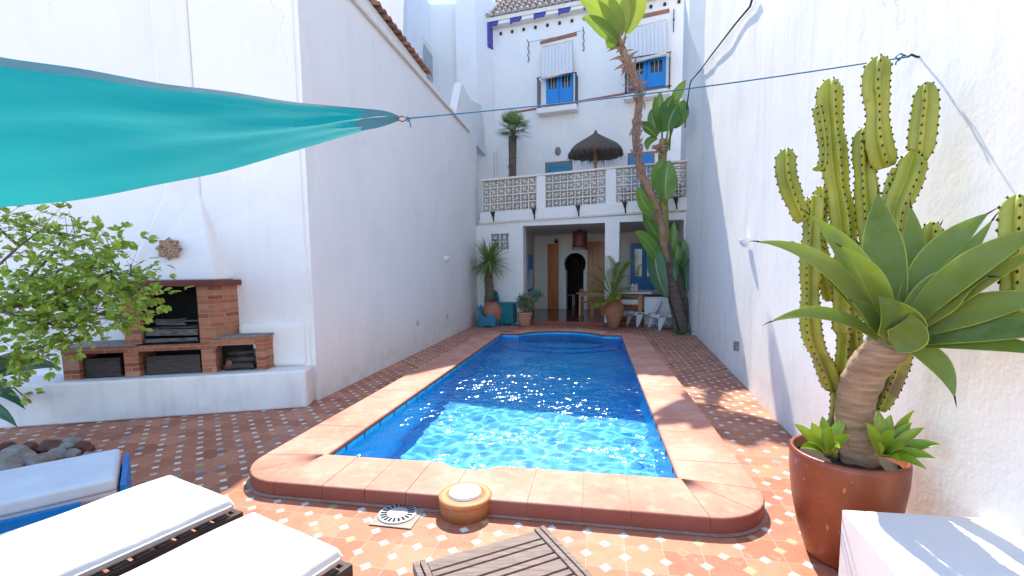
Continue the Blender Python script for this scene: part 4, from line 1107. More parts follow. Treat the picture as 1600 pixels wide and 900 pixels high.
# crates in the niches
cr = thing('wooden_crate', 'dark wooden crate in the left niche of the barbecue', 'crate', BQ.p(2.1, .3, ZB))
mb = MB(); mb.box(BQ, 1.95, 2.29, D0 + .05, .45, ZB + .01, .67); mb.build('crate_body', M['wood_dark'], cr, bevel=.006)
mb = MB(); mb.box(BQ, 1.955, 2.285, D0 + .035, D0 + .049, .62, .64); mb.box(BQ, 1.955, 2.285, D0 + .035, D0 + .049, .50, .51); mb.box(BQ, 2.08, 2.16, D0 + .03, D0 + .048, .645, .655); mb.build('slat', M['wood_dark'], cr, bevel=.003)
fw = thing('firewood', 'dark split logs piled in the right niche of the barbecue', 'firewood', BQ.p(.75, .3, ZB))
for k, (s_, z_, L_, r_) in enumerate([(.60, .50, .32, .045), (.60, .58, .30, .04), (.62, .66, .26, .035)]):
    mb = MB(); mb.tube([BQ.p(s_, .2 + .03 * k, z_), BQ.p(s_ + L_ / 2, .2, z_ + .02 - .01 * k), BQ.p(s_ + L_, .22 + .02 * k, z_ - .01)], [r_, r_ * 1.1, r_ * .9], 7, smooth=False)
    mb.build('log', M['wood_dark'], fw)
mb = MB(); mb.ball(BQ.p(.86, .17, .54), .04, .02, .05, wob=.3); mb.build('ember_stone', M['stone_r'], fw)

# ================================================================== PLANT HELPERS
def w_agave(t): return (.42 + .58 * math.sin(min(1, t / .5) * math.pi / 2)) if t < .5 else max(.0, 1 - ((t - .5) / .5) ** 1.7) ** 1.05 + .004
def w_paddle(t): return max(.0, math.sin(math.pi * min(1, (t * .95 + .05)) ** .9)) ** .72 + .01
def w_strap(t): return (1 - t ** 3) * min(1, .35 + t * 3) + .01
def pxleaf(mb, b, t, w, Yb, Yt, prof, bpx=(0, 0), bow=0.0, edge=None, mi=0, fold=.12, n=10, wave=0, thick=0, twist=0, margin=.9, rib=None):
    """leaf between two photo pixels at real depths; w is its width in metres"""
    B_ = P(b[0], b[1], Yb); T_ = P(t[0], t[1], Yt); Ym = (Yb + Yt) / 2
    mid = P((b[0] + t[0]) / 2, (b[1] + t[1]) / 2, Ym); m2 = P((b[0] + t[0]) / 2 + bpx[0], (b[1] + t[1]) / 2 + bpx[1], Ym)
    up = (V((0, 0, CH)) - mid).normalized()
    up = (up + V((math.sin(twist), 0, math.cos(twist))) * (.5 if twist else 0)).normalized()
    mb.leaf(B_, T_, bow, w, prof, up=up, fold=fold, n=n, mi=mi, edge_mi=edge, wave=wave, thick=thick, bv=(m2 - mid) * 2, margin=margin, rib=rib)

# ================================================================== RIGHT FOREGROUND: POT, AGAVE, CACTUS, WHITE BLOCK
DP = 3.0; aP = R(37.2); PC = V((DP * math.sin(aP), DP * math.cos(aP), 0))
pot = thing('plant_pot', 'large rust red glazed pot holding the big agave by the right wall', 'plant pot', PC)
mb = MB()
mb.lathe(PC, [(.165, 0), (.175, .02), (.215, .15), (.25, .32), (.268, .48), (.27, .575), (.268, .60), (.255, .605), (.248, .595), (.245, .53), (.0, .53)], 40)
mb.build('pot_body', M['rust'], pot)
mb = MB(); mb.lathe(PC, [(.244, .535), (.2, .55), (.1, .56), (.01, .565)], 24, wob=lambda a, r, z: (r, z + .012 * math.sin(5 * a + r * 40))); mb.build('soil', M['soil'], pot)

AC = (1398, 528); AY = 1.97
ag = thing('agave', 'large grey green agave with pale leaf margins on a curved bare trunk', 'agave', PC + V((0, 0, .55)))
mb = MB(); tp = [P(1343, 728, 2.36), P(1335, 690, 2.35), P(1334, 650, 2.32), P(1340, 610, 2.24), P(1356, 575, 2.14), P(1378, 550, 2.05), P(1398, 530, 1.98)]
pts = []; rad = []
for i in range(len(tp) - 1):
    for k in range(5):
        t = k / 5; pts.append(tp[i].lerp(tp[i + 1], t)); rad.append(.088 - .010 * (i + t) / 6 + .004 * (k == 2) + random.uniform(-.003, .003))
pts.append(tp[-1]); rad.append(.07)
mb.tube(pts, rad, 16); mb.build('trunk', M['agave_trunk'], ag)
mb = MB(); E1 = dict(edge=1, thick=.022, margin=.93)
random.seed(21)
L_ = [((1372, 525), (1183, 377), .105, 1.9, (16, -32), .02), ((1376, 522), (1246, 382), .08, 1.95, (-2, -14), 0), ((1388, 512), (1263, 334), .125, 2.0, (12, -10), 0),
      ((1388, 505), (1312, 384), .10, 1.75, (14, -8), 0), ((1402, 500), (1372, 300), .185, 2.05, (-6, 0), 0), ((1406, 495), (1423, 322), .12, 2.1, (10, 0), 0),
      ((1408, 505), (1546, 332), .15, 1.82, (-12, -16), 0), ((1412, 510), (1552, 342), .085, 1.72, (6, -2), 0), ((1415, 515), (1650, 352), .14, 1.5, (-10, -20), 0),
      ((1415, 520), (1630, 392), .12, 1.55, (-6, -12), 0), ((1412, 518), (1548, 432), .205, 1.65, (0, -22), .0), ((1415, 525), (1660, 462), .15, 1.5, (0, -12), 0),
      ((1415, 528), (1680, 500), .12, 1.45, (0, -8), 0), ((1410, 535), (1690, 520), .13, 1.42, (0, -12), 0), ((1410, 540), (1670, 560), .095, 1.45, (0, -14), 0),
      ((1388, 535), (1492, 622), .105, 1.75, (18, -18), 0), ((1372, 530), (1203, 503), .085, 1.85, (4, -26), 0), ((1392, 535), (1330, 470), .10, 1.8, (-4, -10), 0),
      ((1400, 505), (1340, 380), .10, 2.15, (0, 0), 0), ((1402, 500), (1470, 350), .10, 2.15, (0, -6), 0), ((1405, 505), (1500, 420), .12, 1.9, (0, -12), 0)]
for (b, t, w, Yt, bp, bow) in L_:
    pxleaf(mb, b, t, w * .82, AY - .02 if Yt > 1.8 else AY - .06, Yt, w_agave, bp, bow, fold=random.uniform(.10, .24), wave=.012, twist=random.uniform(-.3, .3), n=14, **E1)
# curled young leaf facing the camera
pxleaf(mb, (1396, 540), (1372, 462), .155, 1.86, 1.78, w_agave, (22, 4), .03, fold=.45, n=14, **E1)
pxleaf(mb, (1396, 540), (1424, 490), .13, 1.84, 1.76, w_agave, (10, 6), .03, fold=.4, n=14, **E1)
mb.build('leaves', [M['agave'], M['agave_edge']], ag)
for (b, t, w, Yt, bp, bow) in L_:
    mb = MB(); T_ = P(t[0], t[1], Yt); B_ = P(b[0], b[1], AY); m2 = P((b[0] + t[0]) / 2 + 2 * bp[0], (b[1] + t[1]) / 2 + 2 * bp[1], (AY + Yt) / 2); dd = (T_ - m2).normalized()
    mb.tube([T_ - dd * .008, T_ + dd * .018, T_ + dd * .035 - TOP * .003], [.0035, .0022, .0006], 5); mb.build('thorn', M['spine'], ag)

def small_agave(cpx, Y, tips, label):
    c = P(cpx[0], cpx[1], Y); t = thing('agave', label, 'agave', c, 'young agaves in the rust red pot')
    mb = MB()
    for (u, v, w, dY) in tips:
        pxleaf(mb, (cpx[0] + (u - cpx[0]) * .08, cpx[1]), (u, v), w, Y, Y + dY, w_agave, (random.uniform(-2, 2), -6), .0, fold=.35, edge=1, thick=.008, twist=random.uniform(-.6, .6), n=9)
    mb.build('leaves', [M['agave_y'], M['agave_edge']], t)
random.seed(4)
small_agave((1292, 708), 2.28, [(1240, 662, .05, .05), (1268, 660, .06, -.02), (1262, 690, .06, -.1), (1322, 652, .055, .03), (1300, 668, .06, -.08), (1250, 700, .05, -.08), (1330, 680, .05, -.1), (1285, 650, .05, .08), (1312, 700, .05, -.12)], 'young lime green agave at the left rim of the big rust red pot')
small_agave((1378, 712), 2.2, [(1372, 640, .055, .05), (1392, 648, .06, .02), (1425, 660, .05, -.02), (1445, 668, .05, -.08), (1470, 694, .06, -.12), (1462, 716, .055, -.15), (1448, 733, .05, -.18), (1398, 672, .06, -.08), (1415, 700, .06, -.15), (1352, 660, .05, -.02), (1430, 640, .04, .04), (1405, 722, .05, -.15), (1370, 690, .05, -.12)], 'young agave with many long leaves spilling over the right rim of the big pot')

# columnar cactus
ca = thing('cactus', 'tall candelabra cactus with toothed yellow green columns behind the agave', 'cactus', PC + V((.02, .12, .5)))
mb = MB(); mb.smooth = True; sp = []
def ribbed(pix, Y, r0, nribs=4, ph=0, lobes=True, top=True):
    r0 *= .72
    pts = [P(u, v, y) for (u, v, y) in pix]
    L = [0]
    for a, b in zip(pts, pts[1:]): L.append(L[-1] + (b - a).length)
    tot = L[-1]; n = max(6, int(tot / .018)); res = []
    for i in range(n + 1):
        d = tot * i / n; k = max(j for j in range(len(L)) if L[j] <= d + 1e-9); k = min(k, len(pts) - 2)
        t = (d - L[k]) / (L[k + 1] - L[k])
        p0 = pts[max(0, k - 1)]; p1 = pts[k]; p2 = pts[k + 1]; p3 = pts[min(len(pts) - 1, k + 2)]
        c = .5 * ((2 * p1) + (p2 - p0) * t + (2 * p0 - 5 * p1 + 4 * p2 - p3) * t * t + (3 * p1 - p0 - 3 * p2 + p3) * t ** 3)
        res.append(c)
    # radii with lobed joints
    sd = random.random() * 9; rs = []
    for i in range(n + 1):
        d = tot * i / n; e = tot - d
        r = r0 * (1 - .16 * (.5 + .5 * math.cos(d / (.32 if lobes else .5) * 2 * math.pi + sd)) ** 3) * (1 + .05 * noise.noise(V((d * 6, sd, 0))))
        if top: r *= min(1, math.sqrt(max(0.02, e / (r0 * 1.1))) ) if e < r0 * 1.1 else 1
        if d < .05: r *= .7 + .3 * d / .05
        rs.append(r)
    npt = nribs * 8
    def shape(a, i):
        q = abs(math.cos(nribs * (a + ph) / 2)); tooth = 1 + .05 * math.sin(i * 2.2)
        return .34 + .66 * q ** 2.2 * tooth
    mb.tube(res, rs, npt, shape=shape)
    # spine cushions down every rib
    ref = None
    for i in range(1, n):
        t = (res[i + 1] - res[i - 1]).normalized()
        if ref is None: 
            t0 = (res[1] - res[0]).normalized(); ref = t0.cross(TOP) if abs(t0.z) < .95 else t0.cross(V((0, 1, 0)))
        x = (ref - t * ref.dot(t)).normalized(); ref = x; y = t.cross(x)
        if i % 2: continue
        for k in range(nribs):
            a = 2 * math.pi * k / nribs - ph
            c = res[i] + (x * math.cos(a) + y * math.sin(a)) * rs[i] * 1.02
            sp.append(c)
random.seed(9)
yA = 2.42
ribbed([(1318, 520, 2.4), (1322, 430, yA), (1318, 350, yA), (1306, 270, yA), (1300, 200, yA), (1296, 160, yA), (1298, 122, yA)], 0, .088, ph=.2)
ribbed([(1362, 420, 2.3), (1358, 350, 2.32), (1352, 270, 2.32), (1352, 215, 2.32), (1356, 196, 2.32)], 0, .075, ph=.9)
ribbed([(1384, 262, 2.25), (1372, 215, 2.25), (1371, 165, 2.25), (1368, 130, 2.25), (1375, 86, 2.25)], 0, .075, ph=.5)
ribbed([(1385, 420, 2.2), (1400, 330, 2.18), (1420, 280, 2.18), (1432, 232, 2.18)], 0, .088, ph=.2)
ribbed([(1437, 250, 2.17), (1442, 200, 2.17), (1446, 165, 2.17), (1447, 128, 2.17)], 0, .070, ph=.8)
ribbed([(1256, 345, 2.4), (1240, 310, 2.4), (1228, 270, 2.4), (1229, 231, 2.4)], 0, .068, ph=.3)
ribbed([(1302, 610, 2.42), (1288, 570, 2.42), (1268, 520, 2.42), (1266, 440, 2.42), (1268, 380, 2.42), (1272, 305, 2.42)], 0, .072, ph=.9)
ribbed([(1300, 720, 2.40), (1308, 640, 2.42), (1316, 570, 2.42), (1322, 500, 2.42)], 0, .062, ph=.1)
ribbed([(1345, 640, 2.42), (1340, 600, 2.42), (1332, 520, 2.42), (1318, 450, 2.42)], 0, .08, ph=.1)
ribbed([(1370, 640, 2.35), (1392, 590, 2.3), (1408, 545, 2.25), (1420, 480, 2.2)], 0, .08, ph=.6)
ribbed([(1462, 440, 2.08), (1458, 395, 2.08), (1455, 346, 2.08)], 0, .056, ph=.4)
ribbed([(1590, 500, 1.66), (1584, 430, 1.66), (1586, 350, 1.66), (1590, 303, 1.66)], 0, .062, ph=.6)
ribbed([(1400, 262, 2.2), (1390, 300, 2.22), (1384, 340, 2.22)], 0, .04, ph=.6, top=False)
ribbed([(1272, 262, 2.42), (1283, 262, 2.42), (1286, 230, 2.42), (1276, 165, 2.42)], 0, .03, ph=.6)
ribbed([(1298, 470, 2.5), (1284, 400, 2.5), (1280, 340, 2.5), (1284, 290, 2.5)], 0, .06, ph=.1)
mb.build('stem', M['cactus'], ca)
mb = MB(); mb.smooth = False
for c in sp:
    r = .0062
    a = [mb.vert(c + V(q) * r) for q in ((1, 0, 0), (-.5, .87, 0), (-.5, -.87, 0), (0, 0, 1.3), (0, 0, -1.3))]
    for f in ((0, 1, 3), (1, 2, 3), (2, 0, 3), (1, 0, 4), (2, 1, 4), (0, 2, 4)): mb.face([a[i] for i in f])
mb.build('spines', M['spine'], ca)

# white masonry block at the lower right
ZBk = .50
c1 = G(1315, 795.5, ZBk); c2 = G(1404, 900, ZBk); c3 = RW.hit(1530, 812, 0)
dr = (c2 - c1).normalized(); c2 = c1 + dr * 1.1
rb = RW.p(RW.sz(1530, 812)[0], .05, 0); rf_ = RW.p(RW.sz(1530, 812)[0] - 1.2, .05, 0)
mb = MB(); mb.prism([(c1.x, c1.y, -.0), (c2.x, c2.y, -.0), (rf_.x, rf_.y, -.0), (rb.x, rb.y, -.0)], (0, 0, ZBk))
tag(mb.build('masonry_block', M['plaster'], o=c1, bevel=.008), 'low white plastered block in front of the rust red pot at the right wall', 'masonry block')

# ================================================================== SAIL, ROPE, CABLE, LAMPS
tops = [(-300, 30, 1.95), (-150, 58, 2.0), (0, 89, 2.05), (125, 107, 2.12), (250, 130, 2.2), (350, 142, 2.28), (450, 158, 2.36), (540, 167, 2.43), (600, 173, 2.47), (625, 182, 2.5)]
bots = [(-300, 350, 1.1), (-150, 338, 1.22), (0, 324, 1.36), (125, 312, 1.5), (250, 288, 1.66), (350, 268, 1.82), (450, 239, 2.0), (540, 213, 2.22), (600, 197, 2.4), (622, 189, 2.49)]
sa = thing('shade_sail', 'turquoise shade sail stretched across the upper left', 'shade sail', P(622, 186, 2.5))
mb = MB(); mb.smooth = True; n = 60; mS = 16
def interp(lst, t):
    x = t * (len(lst) - 1); k = min(int(x), len(lst) - 2); f = x - k
    g = [lst[max(0, k - 1)], lst[k], lst[k + 1], lst[min(len(lst) - 1, k + 2)]]
    return [.5 * (2 * g[1][i] + (g[2][i] - g[0][i]) * f + (2 * g[0][i] - 5 * g[1][i] + 4 * g[2][i] - g[3][i]) * f * f + (3 * g[1][i] - g[0][i] - 3 * g[2][i] + g[3][i]) * f ** 3) for i in range(3)]
idg = {}
for i in range(n + 1):
    t = i / n; A = P(*interp(tops, t)); B_ = P(*interp(bots, t))
    for j in range(mS + 1):
        s_ = j / mS; p = A.lerp(B_, s_)
        wr = .012 * math.sin(s_ * 9 + t * 5 + 2 * math.sin(t * 7)) * min(1, (1 - t) * 4) + .008 * math.sin(s_ * 23 + t * 11)
        p.z += (-.05 * math.sin(math.pi * s_) * (1 - t) + wr * math.sin(math.pi * s_))
        idg[i, j] = mb.vert(p)
for i in range(n):
    for j in range(mS):
        tt = i / n
        m_ = 1 if (j == 0 or (tt > .79 + .05 * abs(j / mS - .5))) else 0
        mb.face((idg[i, j], idg[i + 1, j], idg[i + 1, j + 1], idg[i, j + 1]), m_)
mb.build('sail_cloth', [M['sail'], M['sail_hem']], sa)
mb = MB(); mb.tube([P(620, 185, 2.49), P(629, 181, 2.50), P(638, 186, 2.50), P(629, 190, 2.5), P(620, 187, 2.49)], .004, 6); mb.build('corner_ring', simple('rusty_ring', (.30, .12, .07), (.2, .08, .05), .5, 10), sa)
hook = RW.hit(1418, 89, -.06)
r0_ = P(637, 185, 2.5)
ro_ = MB(); ro_.tube([r0_.lerp(hook, k / 24) - TOP * (.025 * math.sin(math.pi * k / 24)) for k in range(25)], .0035, 6)
ro_.tube([P(634, 186, 2.49), P(637, 182, 2.49), P(641, 187, 2.49), P(637, 190, 2.49), P(634, 186, 2.49)], .003, 6)
ro_.tube([P(637, 186, 2.49), P(640, 190, 2.49), P(642, 199, 2.5)], .0035, 6)
ro_.tube([hook + V((-.015, -.01, .0)), hook + V((-.04, 0, .018)), hook + V((-.065, 0, .0)), hook + V((-.045, 0, -.018)), hook + V((-.02, 0, .01)), hook + V((-.06, 0, -.025)), hook + V((-.062, 0, -.04))], .004, 6)
tag(ro_.build('rope', M['rope'], o=r0_), 'thin blue rope running from the turquoise sail to the right wall', 'rope')
mb = MB(); mb.tube([hook + V((0, 0, 0)), hook + V((.02, 0, .012)), hook + V((.05, -.0, .0)), hook + V((.09, 0, 0))], .006, 8)
tag(mb.build('wall_hook', M['iron'], o=hook), 'small dark hook in the right wall tying the rope end', 'hook')

def poly_tube(fr, pix, d, r):
    return [fr.hit(u, v, d) for u, v in pix]
mb = MB(); mb.tube(poly_tube(RW, [(1177, -8), (1172, 10), (1150, 36), (1110, 88), (1094, 110)], -.06, .012) + poly_tube(RW, [(1080, 126), (1078, 132), (1074, 160), (1070, 200)], -.30, .012), .014, 8)
tag(mb.build('cable', M['cable'], o=RW.hit(1078, 128, -.06)), 'dark cable sagging down the far end of the right wall', 'cable')

def wall_lamp(c, out, label, r=.13):
    t = thing('wall_lamp', label, 'wall lamp', c, 'white bowl wall lamps')
    mb = MB(); out = V(out).normalized(); sd = out.cross(TOP)
    mb.smooth = True; rings = []
    for i in range(7):
        ph = math.pi * .5 * i / 6
        ring = []
        for k in range(11):
            a = math.pi * k / 10
            ring.append(mb.vert(c + sd * (r * math.cos(a) * math.cos(ph)) + out * (r * .9 * math.sin(a) * math.cos(ph)) - TOP * (r * 1.15 * math.sin(ph)) + TOP * r * .5))
        rings.append(ring)
    for i in range(6):
        for k in range(10): mb.face((rings[i][k], rings[i][k + 1], rings[i + 1][k + 1], rings[i + 1][k]))
    mb.face(rings[0])
    mb.build('lamp_bowl', M['white_pl'], t)
    mb = MB(); mb.prism([c + sd * .04 + TOP * .05, c - sd * .04 + TOP * .05, c - sd * .04 - TOP * .06, c + sd * .04 - TOP * .06], out * .02); mb.build('back_plate', M['white_pl'], t)
wall_lamp(RW.hit(1166, 379, -.03), -RW.b, 'white bowl uplighter on the sunlit right wall', .095)
wall_lamp(LW.hit(696.5, 405, 0), -LW.b, 'white bowl uplighter on the shaded left wall', .12)
mb = MB(); q = FU.hit(872, 236.5, 0); mb.ball(q - FU.b * .03, .10, .07, .14, 12); ob = mb.build('bulkhead_lamp', M['mortar'], o=q); 
tag(ob, 'oval bulkhead lamp on the terrace wall above the teal door', 'wall lamp')
for (u, v, w, h_, lb) in [(1153.5, 541, .05, .13, 'small grey socket box low on the right wall')]:
    s_, z_ = RW.sz(u, v); mb = MB(); mb.box(RW, s_ - w, s_ + w, -.055, .02, z_ - h_ / 2, z_ + h_ / 2); tag(mb.build('socket_box', M['mortar'], o=RW.p(s_, -.03, z_), bevel=.006), lb, 'socket box')
for (u, v, lb) in [(652, 505, 'tiny grey socket cover low on the left wall, nearer the camera'), (698, 495, 'tiny grey socket cover low on the left wall, nearer the house')]:
    s_, z_ = LW.sz(u, v); mb = MB(); mb.box(LW, s_ - .04, s_ + .04, -.015, .0, z_ - .05, z_ + .05); tag(mb.build('socket_cover', M['grey_pl'], o=LW.p(s_, 0, z_), bevel=.004), lb, 'socket cover')

# ================================================================== LOUNGERS, TABLE, DRAIN, SKIMMER
def lounger(Cl, Cr, zt, label, L=2.0, group='wooden sun loungers in the left foreground'):
    """Cl, Cr: ground positions under the far left and far right cushion corners"""
    Cl = V((Cl[0], Cl[1], 0)); Cr = V((Cr[0], Cr[1], 0)); x = (Cr - Cl).normalized(); w = (Cr - Cl).length; y = V((x.y, -x.x, 0)); y = y if y.y < 0 else -y
    t = thing('sun_lounger', label, 'sun lounger', Cl.lerp(Cr, .5), group)
    def p(a, b, z): return Cl + x * a + y * b + TOP * z
    mb = MB(); mb.smooth = True
    # cushion as a soft grid box
    nx, ny = 12, 34; th = .075
    def sup(a, b, top):
        ex = min(a, w - a) / .022; ey = min(b, L - b) / .022
        e = max(0, min(1, ex)) ; f = max(0, min(1, ey)); k = (1 - (1 - e) ** 2.5) * (1 - (1 - f) ** 2.5)
        und = .006 * noise.noise(V((a * 3, b * 2.2, zt * 30))) + .004 * math.sin(b * 9 + a * 2)
        return (zt - th / 2) + (th / 2) * k * (1 if top else -1) + (und * k if top else 0)
    A = {}; Bq = {}
    fa = [0, .002, .007, .014, .024, .05] + [.05 + (w - .10) * i / 8 for i in range(1, 8)] + [w - .05, w - .024, w - .014, w - .007, w - .002, w]
    fb = [0, .002, .007, .014, .024, .05] + [.05 + (L - .10) * i / 28 for i in range(1, 28)] + [L - .05, L - .024, L - .014, L - .007, L - .002, L]
    for i, a in enumerate(fa):
        for j, b in enumerate(fb):
            A[i, j] = mb.vert(p(a, b, sup(a, b, True))); Bq[i, j] = mb.vert(p(a, b, sup(a, b, False)))
    for i in range(len(fa) - 1):
        for j in range(len(fb) - 1):
            mb.face((A[i, j], A[i + 1, j], A[i + 1, j + 1], A[i, j + 1])); mb.face((Bq[i, j], Bq[i, j + 1], Bq[i + 1, j + 1], Bq[i + 1, j]))
    cu = mb.build('cushion', M['cushion'], t)
    mb = MB()   # piping
    o_ = .006; zz = zt - th * .5
    mb.tube([p(-o_ * 0, .02, zz), p(0, L - .02, zz)], .006, 6); mb.tube([p(w, .02, zz), p(w, L - .02, zz)], .006, 6); mb.tube([p(.02, 0, zz), p(w - .02, 0, zz)], .006, 6)
    mb.build('piping', M['cushion'], cu)
    mb = MB(); zf = zt - th - .004; e = .022
    for a in (-e, w + e - .028): mb.prism([p(a, -.03, zf - .085), p(a + .028, -.03, zf - .085), p(a + .028, -.03, zf - .005), p(a, -.03, zf - .005)], y * (L + .05))
    mb.prism([p(-e + .028, -.03, zf - .085), p(w + e - .028, -.03, zf - .085), p(w + e - .028, -.03, zf - .01), p(-e + .028, -.03, zf - .01)], y * .028)
    mb.build('frame', M['wood_dark'], t, bevel=.004)
    mb = MB()
    for k in range(22):
        b = .02 + k * .088; mb.prism([p(-.012, b, zf - .03), p(w + .012, b, zf - .03), p(w + .012, b, zf - .008), p(-.012, b, zf - .008)], y * .062)
    mb.build('slats', M['teak'], t, bevel=.003)
    for a in (-e, w + e - .055):
        for b in (.06, L - .3):
            mb = MB(); mb.prism([p(a, b, .0), p(a + .05, b, .0), p(a + .05, b, zf - .086), p(a, b, zf - .086)], y * .05); mb.build('leg', M['wood_dark'], t)
    return t
z2 = .40
g = lambda u, v, z: G(u, v, z)
lounger(g(268, 739, z2), g(366, 778, z2), z2, 'dark wooden lounger with long white cushion, middle of the three')
lounger(g(398, 796, z2), g(536, 856, z2), z2, 'dark wooden lounger with white cushion, nearest the slatted table')

# blue lounger
a0 = g(188, 699, .36); a1 = g(199, 752, .36)
x = V((a1.x - a0.x, a1.y - a0.y, 0)); x = x.normalized(); w = .62
y = V((x.y, -x.x, 0)); y = y if y.x < 0 else -y
# long axis from the photograph
y = V((-.78, -.62, 0)).normalized(); x = V((.62, -.78, 0)).normalized()
a0 = V((a0.x, a0.y, 0))
t = thing('sun_lounger', 'blue framed sun lounger with white cushion in the shade by the stones', 'sun lounger', a0)
def p(a, b, z): return a0 + x * a + y * b + TOP * z
mb = MB(); mb.prism([p(0, 0, .275), p(w, 0, .275), p(w, 0, .36), p(0, 0, .36)], y * 1.95); o = mb.build('cushion', M['cushion'], t, bevel=.022, seg=4)
mb = MB(); mb.prism([p(.0, .0, .235), p(.6, 0, .235), p(.6, 0, .272), p(0, 0, .272)], y * 1.9); mb.build('under_cushion', M['cushion'], t, bevel=.012, seg=3)
mb = MB(); mb.prism([p(w + .0, .16, .10), p(w + .03, .16, .10), p(w + .03, .16, .262), p(w + .0, .16, .262)], y * 1.75); mb.build('side_board', M['blue'], t, bevel=.003)
mb = MB(); mb.prism([p(-.03, -.045, .08), p(w - .02, -.045, .08), p(w - .02, -.045, .30), p(-.03, -.045, .30)], y * .03); mb.build('end_board', M['blue'], t, bevel=.003)
mb = MB(); mb.prism([p(-.03, 0, .10), p(0, 0, .10), p(0, 0, .232), p(-.03, 0, .232)], y * 1.9); mb.build('side_board', M['blue'], t, bevel=.003)
for a, b in ((0, .02), (w - .06, .02), (0, 1.8), (w - .06, 1.8)):
    mb = MB(); mb.prism([p(a, b, 0), p(a + .05, b, 0), p(a + .05, b, .234), p(a, b, .234)], y * .05); mb.build('leg', M['blue'], t)

# slatted table
tb0 = G(852, 824, .40); tb1 = G(645, 883, .40); xr = (tb1 - tb0); wT = xr.length; xr.normalize(); yr = V((-xr.y, xr.x, 0)); yr = yr if yr.y < 0 else -yr
t0 = V((tb0.x, tb0.y, 0))
t = thing('side_table', 'low weathered slatted wooden table at the bottom centre', 'table', t0)
def p(a, b, z): return t0 + xr * a + yr * b + TOP * z
LT = .62
def plank(name, a0_, a1_, b0_, b1_, z0_, z1_, par=t, mt='teak'):
    mb = MB(); mb.prism([p(a0_, b0_, z0_), p(a1_, b0_, z0_), p(a1_, b0_, z1_), p(a0_, b0_, z1_)], yr * (b1_ - b0_)); return mb.build(name, M[mt], par, bevel=.0025)
for a in (0.0, .030, wT - .055, wT - .025): plank('side_board', a, a + .024, -.012, LT + .012, .365, .405)
b = 0.0; k = 0
while b < LT - .03:
    wd = .062 if k % 2 == 0 else .030
    plank('slat', .057, wT - .058, b, min(LT, b + wd), .375, .398); b += wd + .010; k += 1
for a in (.0, wT - .05):
    for b in (0.01, LT - .06): plank('leg', a, a + .05, b, b + .05, 0, .364)
plank('apron', .051, wT - .051, .015, .035, .30, .37); plank('apron', .051, wT - .051, LT - .035, LT - .015, .30, .37)

# drain
dc = G(621.5, 804.5, 0)
t = thing('floor_drain', 'round grey slotted drain cover set in the terracotta deck', 'drain', dc)
mb = MB(); mb.prism([dc + V(q) for q in ((-.155, -.12, .004), (.125, -.175, .004), (.18, .10, .004), (-.10, .155, .004))], (0, 0, .004)); mb.build('drain_surround', simple('drain_mortar', (.42, .36, .31), (.30, .26, .22), .9, 15, bstr=.2), t)
mb = MB(); mb.lathe(dc, [(.128, .008), (.128, .013), (.118, .016), (.0, .017)], 40); mb.build('drain_cover', M['grey_pl'], t)
mb = MB()
for k in range(20):
    a = 2 * math.pi * k / 20; u_ = V((math.cos(a), math.sin(a), 0)); w_ = V((-math.sin(a), math.cos(a), 0))
    q = dc + TOP * .0185
    mb.poly([q + u_ * .068 - w_ * .006, q + u_ * .110 - w_ * .008, q + u_ * .110 + w_ * .008, q + u_ * .068 + w_ * .006])
mb.build('slots', M['dark'], t)  # slot shade painted as dark faces lying on the cover
# skimmer housing
sk = G(727, 772, .115); sk.z = 0
t = thing('skimmer_housing', 'round brick skimmer housing with white lid against the pool coping', 'skimmer', sk)
brk = brickmat('orange_skimmer_brick', [(.42, .13, .03), (.50, .17, .04), (.55, .22, .07)], (.30, .20, .13), .25, .055, PF, .006)
mb = MB(); mb.lathe(sk, [(.172, 0), (.172, .088), (.170, .090), (.1, .090)], 40); mb.build('brick_ring', brk, t)
mb = MB(); mb.lathe(sk, [(.170, .0905), (.176, .094), (.177, .112), (.170, .119), (.115, .121), (.112, .1), (.0, .1)], 40)
mb.build('tile_rim', simple('orange_rim_tile', (.58, .24, .09), (.46, .17, .06), .6, 7, bstr=.2), t)
mb = MB(); mb.lathe(sk, [(.106, .1005), (.108, .130), (.103, .138), (.09, .140), (.0, .1405)], 40); mb.lathe(sk + TOP * .1405, [(.014, 0), (.012, .003), (0, .003)], 10); mb.build('lid', M['white_pl'], t)

# stones
random.seed(13)
spots = [((-20, 706), 'r', .10), ((5, 728), 'g', .12), ((28, 712), 'g', .10), ((45, 702), 'r', .075), ((52, 722), 'g', .09), ((82, 698), 'r', .10), ((72, 716), 'g', .07), ((108, 694), 'g', .10), ((88, 711), 'g', .075), ((132, 699), 'r', .07), ((112, 710), 'g', .06), ((-50, 720), 'g', .12), ((10, 700), 'r', .07), ((142, 712), 'g', .05)]
names = {'r': 'dark red', 'g': 'pale grey'}
for k, ((u, v), c, r) in enumerate(spots):
    q = G(u, v, r * .6); mb = MB(); mb.ball(q, r * 1.2, r * .95, r * .8, 8, wob=.55); mb.sm = [False] * len(mb.sm)
    o = mb.build('stone', M['stone_r' if c == 'r' else 'stone_g'], o=q, bevel=.008)
    if c == 'r': tag(o, 'rounded dark red stone in the heap beside the blue lounger', 'stone', 'red stones of the heap by the blue lounger')
    else: tag(o, 'pale grey stone in the heap beside the blue lounger', 'stone', 'grey stones of the heap by the blue lounger')

